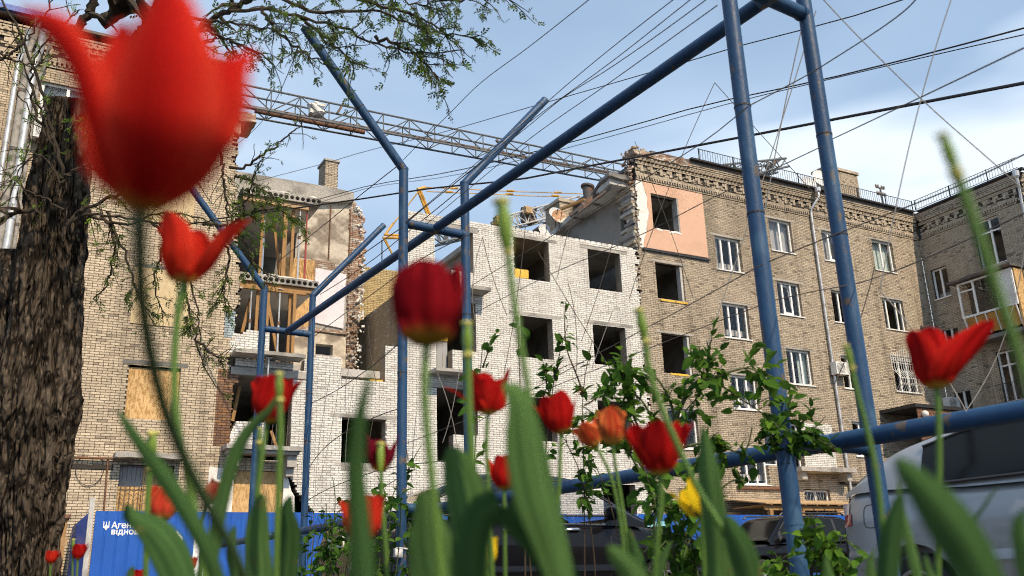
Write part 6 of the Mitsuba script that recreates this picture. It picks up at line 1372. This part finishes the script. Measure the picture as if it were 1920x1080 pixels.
petal_blade(t, [(268, 394, .272), (330, 330, .279), (395, 262, .283), (440, 215, .284), (470, 186, .285)], [18, 52, 48, 26, 3], BIG, 4, cup=-.15)
petal_blade(t, [(254, 394, .271), (205, 318, .268), (172, 215, .268), (140, 115, .273), (92, 42, .280), (34, 12, .288)], [20, 48, 46, 38, 32, 3], BIG, 5, cup=.45, roll=[0, -.35, -.45, -.5, -.5, -.3])
petal_blade(t, [(272, 394, .271), (340, 318, .267), (372, 235, .265), (392, 170, .268), (425, 122, .274), (480, 95, .282)], [20, 60, 76, 78, 52, 4], BIG, 6, cup=.40, roll=[0, .3, .4, .4, .3, .2])
petal_blade(t, [(262, 398, .270), (272, 320, .255), (286, 200, .249), (300, 80, .252), (312, 0, .257), (320, -50, .262)], [22, 84, 106, 88, 48, 6], BIG, 7, cup=.45)
P = stem_path([(262, 396, .27), (262, 480, .30), (268, 580, .34), (300, 740, .38), (360, 890, .42), (450, 1060, .46), (500, 1200, .48)], .27)
obj('stem', MB().tube(P, np.linspace(.0028, .0034, len(P)), 12), 'm_stem_dark', t, 40)
tulip('bright red tulip with one thin petal pointing right, just below the huge blurred one', (345, 531), .72, .064,
      [(90, .95, .72, dict(opn=.05, inner=1)), (200, .92, .75, dict(opn=.02, inner=1)), (-40, .6, .55, dict(opn=-.05, inner=1)), (-120, .98, .74, dict(opn=.10, flare=.12)), (160, 1.0, .7, dict(opn=.12, flare=.55, point=1.5)), (5, 1.22, .62, dict(opn=.42, flare=.55, point=1.7)), (60, 1.0, .7, dict(opn=.30, flare=.25))],
      SCARLET, [(345, 531), (336, 570), (328, 650), (329, 760), (345, 860), (365, 960), (385, 1100)], leaves=[])
tulip('dark crimson blurred tulip cup in the middle before the blue posts', (800, 648), .56, .059,
      cup(.06, -.38, -100, 1.10, .98, belly=1.12, point=.6) + [(-60, .95, .95, dict(opn=.06, flare=-.3, belly=1.1, point=.6))], DARK, [(800, 648), (796, 700), (800, 800), (810, 900), (820, 1010), (830, 1200)], stem_r=.0029)
tulip('red tulip at left of centre partly behind a pale seed stalk', (505, 793), 1.08, .066,
      cup(.09, .06, -80, 1.0, .84, belly=1.05, point=.8) + [(0, 1.0, .62, dict(opn=.36, flare=.3, point=1.4))], RED, [(500, 793), (495, 830), (486, 900), (478, 1000), (470, 1150)], stem_r=.003)
tulip('open red tulip with cupped petals right of the middle right blue post', (915, 777), 1.08, .066,
      [(100, 1.0, .62, dict(opn=.16, inner=1)), (160, 1.0, .66, dict(opn=.26, inner=1)), (20, 1.06, .42, dict(opn=.26, inner=1, point=.9)), (-90, .70, .95, dict(opn=.12, point=.7)), (-150, .95, .70, dict(opn=.24)), (-30, .74, .8, dict(opn=.26)), (178, .98, .36, dict(opn=.85, flare=.3, point=1.4))],
      RED, [(915, 777), (912, 830), (915, 900), (920, 1000), (925, 1150)], stem_r=.0026)
tulip('red tulip leaning right half hidden by the big green leaf', (1055, 813), 1.2, .066, cup(.10, .10, -60, .98, .74) + [(0, 1.0, .5, dict(opn=.40, flare=.4, point=1.4))], RED, [(1052, 813), (1050, 870), (1046, 960), (1040, 1150)], tilt=(-.25, 0), stem_r=.0028)
tulip('frilly orange and yellow tulip, right one of the orange pair', (1148, 834), 1.28, .060, cup(.02, -.05, -80, 1.0, .75, ruffle=.12, belly=1.1) + [(180, .8, .6, dict(opn=.2, ruffle=.12))], FLAME, [(1148, 834), (1155, 880), (1168, 960), (1182, 1080), (1190, 1200)], stem_r=.0028)
tulip('wilting orange and yellow tulip, left one of the orange pair', (1118, 838), 1.34, .050, cup(.20, .1, -100, .95, .75, ruffle=.14), FLAME, [(1118, 838), (1140, 880), (1160, 960), (1178, 1150)], tilt=(-.45, 0), stem_r=.0026)
tulip('large red tulip with a yellow foot right of the orange pair', (1238, 891), .98, .070, cup(.26, .02, -95, .95, .84, point=.85) + [(172, 1.04, .66, dict(opn=.46, flare=.05)), (8, 1.06, .62, dict(opn=.46, flare=.12))], RED, [(1238, 891), (1240, 940), (1232, 1020), (1225, 1150)], stem_r=.003)
tulip('wide open red tulip before the shaded wing at the right', (1757, 729), .92, .070,
      [(100, .95, .72, dict(opn=.0, inner=1)), (165, .98, .74, dict(opn=.06, inner=1)), (-110, 1.0, .84, dict(opn=.02)), (200, 1.0, .7, dict(opn=.08)), (-66, 1.18, .90, dict(opn=.42, twist=1.5, point=.95)), (-20, 1.12, .66, dict(opn=.5, flare=.1, point=1.0)), (40, 1.05, .7, dict(opn=.50, flare=.2))],
      RED, [(1757, 729), (1760, 790), (1761, 870), (1760, 930), (1762, 1150)], stem_r=.0031)
tulip('burgundy tulip with two petals left round a green pod', (713, 884), 1.2, .058, [(170, 1.0, .75, dict(opn=.10)), (110, .9, .7, dict(opn=.05)), (5, 1.0, .62, dict(opn=.24)), (185, .7, .6, dict(opn=.45))], BURG, [(715, 884), (716, 940), (722, 1010), (728, 1150)], pod=.036, stem_r=.003)
tulip('bright orange red tulip cup low in the frame left of the middle left post', (678, 1018), .98, .058, cup(.10, -.02, -70, 1.0, .80, belly=1.1, point=.7), SCARLET, [(678, 1018), (680, 1060), (682, 1200)])
tulip('small crimson tulip bud right of the tall pale stalk in the centre', (945, 918), 1.35, .060, cup(.02, .02, -75, 1.0, .66, point=.8), RED, [(945, 918), (946, 970), (948, 1150)], stem_r=.0028)
tulip('orange flamed tulip bud above the blue fence lettering', (304, 977), 1.3, .060, cup(-.02, -.05, -85, 1.0, .78, belly=1.2), FLAME | dict(mid=(.66, .07, .045), edge=(.70, .16, .05), streak=.4), [(304, 977), (304, 1010), (300, 1150)], stem_r=.0028, stem_mat='m_stem_dark')
tulip('wilted brownish tulip leaning right above the blue fence', (388, 942), 1.45, .048, cup(.10, -.1, -60, .9, .75, ruffle=.14), WILT, [(385, 945), (378, 985), (374, 1060), (372, 1150)], tilt=(.55, .1), stem_r=.0028, stem_mat='m_stem_dark')
tulip('small coral red tulip at the lower left in front of the tree trunk', (95, 1057), 2.7, .045, cup(.08, .1, -80, 1.0, .75) + [(0, .9, .5, dict(opn=.5, flare=.3))], SCARLET, [(95, 1057), (93, 1090), (92, 1160)])
tulip('small deep red tulip at the lower left beside the coral red one', (146, 1049), 2.6, .056, cup(.10, .1, -80, .95, .75) + [(15, .9, .6, dict(opn=.35, flare=.3))], RED, [(146, 1049), (144, 1080), (142, 1160)])
tulip('small red tulip in front of the white trident emblem on the fence', (357, 1070), 2.4, .042, cup(.02, .0, -80, 1.0, .7), RED, [(357, 1070), (358, 1100), (360, 1160)])
tulip('tiny red tulip head at the bottom edge under the fence lettering', (256, 1096), 2.6, .05, cup(.1, .1, -80, 1.0, .7), RED, [(256, 1096), (256, 1130), (256, 1160)])
tulip('yellow tulip with hanging petals right of the large red one', (1312, 968), 1.1, .048, [(100, .9, .5, dict(opn=.0)), (-60, 1.12, .56, dict(opn=.0, flare=.05, point=1.2)), (175, 1.1, .5, dict(opn=.05, flare=.35, point=1.4))], YELLOW, [(1314, 968), (1318, 1020), (1322, 1150)], stem_r=.003, tilt=(-.45, 0))
tulip('yellow tulip low between the green leaves near the centre', (912, 1062), 1.15, .042, cup(.0, .0, -80, 1.0, .7), YELLOW, [(912, 1062), (915, 1090), (918, 1160)])
# stalks whose petals have fallen
spent('tall blurred seed stalk rising above the white wall in the centre', (952, 470), .62, [(952, 470), (960, 540), (975, 640), (990, 730), (1005, 850), (1020, 1000), (1040, 1150)], 92, .0026)
spent('pale upright seed stalk in front of the middle right blue post', (877, 665), .80, [(877, 665), (878, 720), (881, 800), (886, 880), (890, 1000), (892, 1150)], 58, .0037)
spent('bent seed stalk in front of the boundary between white and tan brick', (1210, 640), .82, [(1210, 640), (1216, 690), (1238, 760), (1268, 830), (1310, 920), (1370, 1020), (1420, 1150)], 58, .0031)
spent('thick bright green seed stalk at the upper right, closest to the viewer there', (1793, 325), .42, [(1793, 325), (1810, 370), (1845, 470), (1885, 590), (1915, 680), (1950, 800), (2000, 1000)], 75, .0027)
spent('thin light green seed stalk before the near right blue post', (1597, 690), .85, [(1597, 690), (1606, 730), (1624, 800), (1640, 870), (1652, 960), (1662, 1150)], 42, .0027)
spent('seed stalk in front of the red tulip left of centre', (524, 750), .92, [(524, 750), (526, 800), (524, 880), (520, 970), (515, 1150)], 48, .0036)
spent('green seed stalk before the grey hood of the barred window', (281, 880), 1.1, [(281, 880), (277, 940), (274, 1020), (272, 1150)], 66, .0036)
spent('slender stalk just left of the red tulip stem', (486, 830), 1.15, [(486, 830), (484, 880), (480, 950), (476, 1150)], 26, .0032)
spent('short stalk right of the low coral tulip at the left', (137, 1030), 2.6, [(137, 1030), (136, 1060), (135, 1160)], 18, .003)
# leaves that rise from plants whose flowers are out of sight
def leafy(label, leaves):
    t = thing('tulip_plant', label, 'tulip leaves')
    for lf in leaves: add_leaf(t, **lf)
D_, L_ = 'm_tleaf_dark', 'm_tleaf'
leafy('long narrow dark leaf slanting from the grey hood down to the right', [dict(px=[(430, 1200), (395, 1050), (350, 960), (305, 890), (268, 840), (240, 800), (222, 768)], depth=.62, W=[13, 15, 17, 17, 15, 8, 2], roll=.4, material=D_)])
leafy('curled broad leaf below the fence lettering with its tip folded left', [dict(px=[(390, 1250), (350, 1090), (322, 1030), (290, 992), (262, 975), (242, 962), (236, 945)], depth=.78, W=[18, 36, 40, 32, 22, 14, 2], roll=[.2, .3, .5, .9, 1.2, 1.0, .6], wave=.12, material=D_)])
leafy('slim leaf bending over to the right beneath the red tulip left of centre', [dict(px=[(380, 1200), (405, 1010), (425, 910), (448, 840), (478, 795), (505, 770), (520, 740)], depth=.9, W=[10, 13, 14, 13, 11, 8, 2], roll=.5)])
leafy('pair of pointed upright leaves below the red tulip left of centre', [dict(px=[(490, 1250), (488, 1080), (482, 1000), (488, 945), (492, 925)], depth=.95, W=[16, 22, 25, 16, 2], roll=.25), dict(px=[(535, 1250), (532, 1080), (538, 1000), (536, 955), (545, 930)], depth=1.0, W=[16, 24, 27, 17, 2], roll=-.3, material=D_)])
leafy('blurred dark upright blade crossing in front of the low orange red tulip', [dict(px=[(684, 1300), (682, 1080), (674, 960), (668, 870), (676, 780), (690, 720), (698, 690)], depth=.45, W=[26, 24, 21, 19, 14, 7, 2], roll=.3, material=D_)])
leafy('tall broad leaf in the centre with its tip folded over to the left', [dict(px=[(1075, 1300), (1056, 1080), (1036, 1000), (1014, 920), (1000, 850), (990, 795), (980, 755), (966, 730), (944, 719)], depth=.60, W=[20, 30, 42, 55, 58, 52, 42, 26, 5], roll=[.1, .1, .12, .15, .2, .35, .6, .8, .9], fold=.18)])
leafy('two wide upright leaves left of the centre, side by side', [dict(px=[(880, 1300), (885, 1080), (876, 980), (862, 900), (850, 855), (846, 838)], depth=.66, W=[20, 28, 42, 46, 34, 6], roll=-.2), dict(px=[(825, 1300), (826, 1090), (812, 1020), (802, 960), (796, 920)], depth=.62, W=[34, 46, 44, 30, 4], roll=.25, material=L_)])
leafy('arching leaf bending down across the bottom centre', [dict(px=[(900, 1300), (888, 1080), (890, 1010), (905, 965), (940, 952), (985, 975), (1025, 1030), (1065, 1110)], depth=.62, W=[20, 24, 30, 34, 38, 38, 36, 30], roll=[.2, .2, .3, .5, .5, .3, .1, 0], fold=.2, material=D_)])
leafy('large blurred leaf crossing the silver car diagonally', [dict(px=[(1885, 1300), (1850, 1080), (1810, 1010), (1765, 950), (1720, 900), (1695, 875), (1680, 860)], depth=.42, W=[34, 46, 50, 46, 34, 18, 3], roll=.15, material=D_), dict(px=[(1960, 1250), (1945, 1080), (1925, 1020), (1915, 985), (1925, 955)], depth=.5, W=[30, 34, 30, 20, 3], roll=.3, material=D_)])
leafy('dark upright leaves before the wheel of the silver car', [dict(px=[(1665, 1250), (1664, 1080), (1672, 1000), (1684, 950), (1690, 925)], depth=.7, W=[14, 20, 22, 15, 2], roll=-.4, material=D_), dict(px=[(1740, 1250), (1725, 1080), (1705, 1000), (1690, 940), (1685, 900)], depth=.75, W=[12, 14, 13, 9, 2], roll=.5), dict(px=[(1640, 1250), (1636, 1080), (1634, 1055), (1640, 1030)], depth=.9, W=[16, 14, 9, 2], roll=.3), dict(px=[(1765, 1300), (1752, 1100), (1740, 1060), (1735, 1040)], depth=.8, W=[12, 12, 9, 2], roll=.3)])
leafy('tall leaves right of the yellow tulip, one narrow and one broad', [dict(px=[(1345, 1300), (1345, 1080), (1340, 980), (1330, 900), (1325, 850), (1318, 800)], depth=.85, W=[12, 18, 24, 24, 17, 2], roll=-.2), dict(px=[(1420, 1300), (1408, 1080), (1388, 1020), (1370, 985), (1362, 968)], depth=.80, W=[18, 28, 28, 19, 3], roll=.1, material=D_), dict(px=[(1400, 1300), (1378, 1090), (1358, 1020), (1335, 960), (1322, 930)], depth=.88, W=[14, 18, 18, 12, 2], roll=.6)])
leafy('leaves with a browned tip below the orange tulip pair', [dict(px=[(1215, 1300), (1195, 1090), (1170, 1055), (1150, 1035), (1140, 1025)], depth=.62, W=[20, 28, 25, 15, 6], roll=.2), dict(px=[(1205, 1300), (1203, 1080), (1190, 1030), (1178, 990)], depth=1.15, W=[20, 18, 13, 2], roll=.3, material=D_), dict(px=[(1225, 1300), (1232, 1080), (1245, 1040), (1256, 1020)], depth=1.05, W=[12, 12, 9, 2], roll=-.4)])
leafy('small curled leaf tip in front of the silver car door', [dict(px=[(1800, 1300), (1812, 1020), (1825, 985), (1845, 955), (1872, 910)], depth=.75, W=[5, 8, 8, 10, 2], roll=.6, material=D_)])
leafy('pale narrow leaf beside the middle left blue post', [dict(px=[(768, 1250), (776, 1060), (772, 1010), (776, 985)], depth=.9, W=[8, 7, 6, 2], roll=.2)])
leafy('grass like leaves at the bottom left below the fence', [dict(px=[(470, 1250), (478, 1090), (490, 1040), (500, 1020)], depth=1.3, W=[10, 9, 6, 1], roll=.3), dict(px=[(230, 1250), (240, 1100), (246, 1070), (250, 1062)], depth=1.2, W=[10, 10, 8, 2], roll=.3), dict(px=[(445, 1250), (440, 1080), (432, 1030), (440, 985)], depth=1.1, W=[14, 16, 13, 2], roll=-.2)])
leafy('pointed leaf at the bottom right of the near left blue post', [dict(px=[(1560, 1300), (1556, 1090), (1552, 1060), (1548, 1042)], depth=.9, W=[20, 14, 8, 2], roll=.2)])
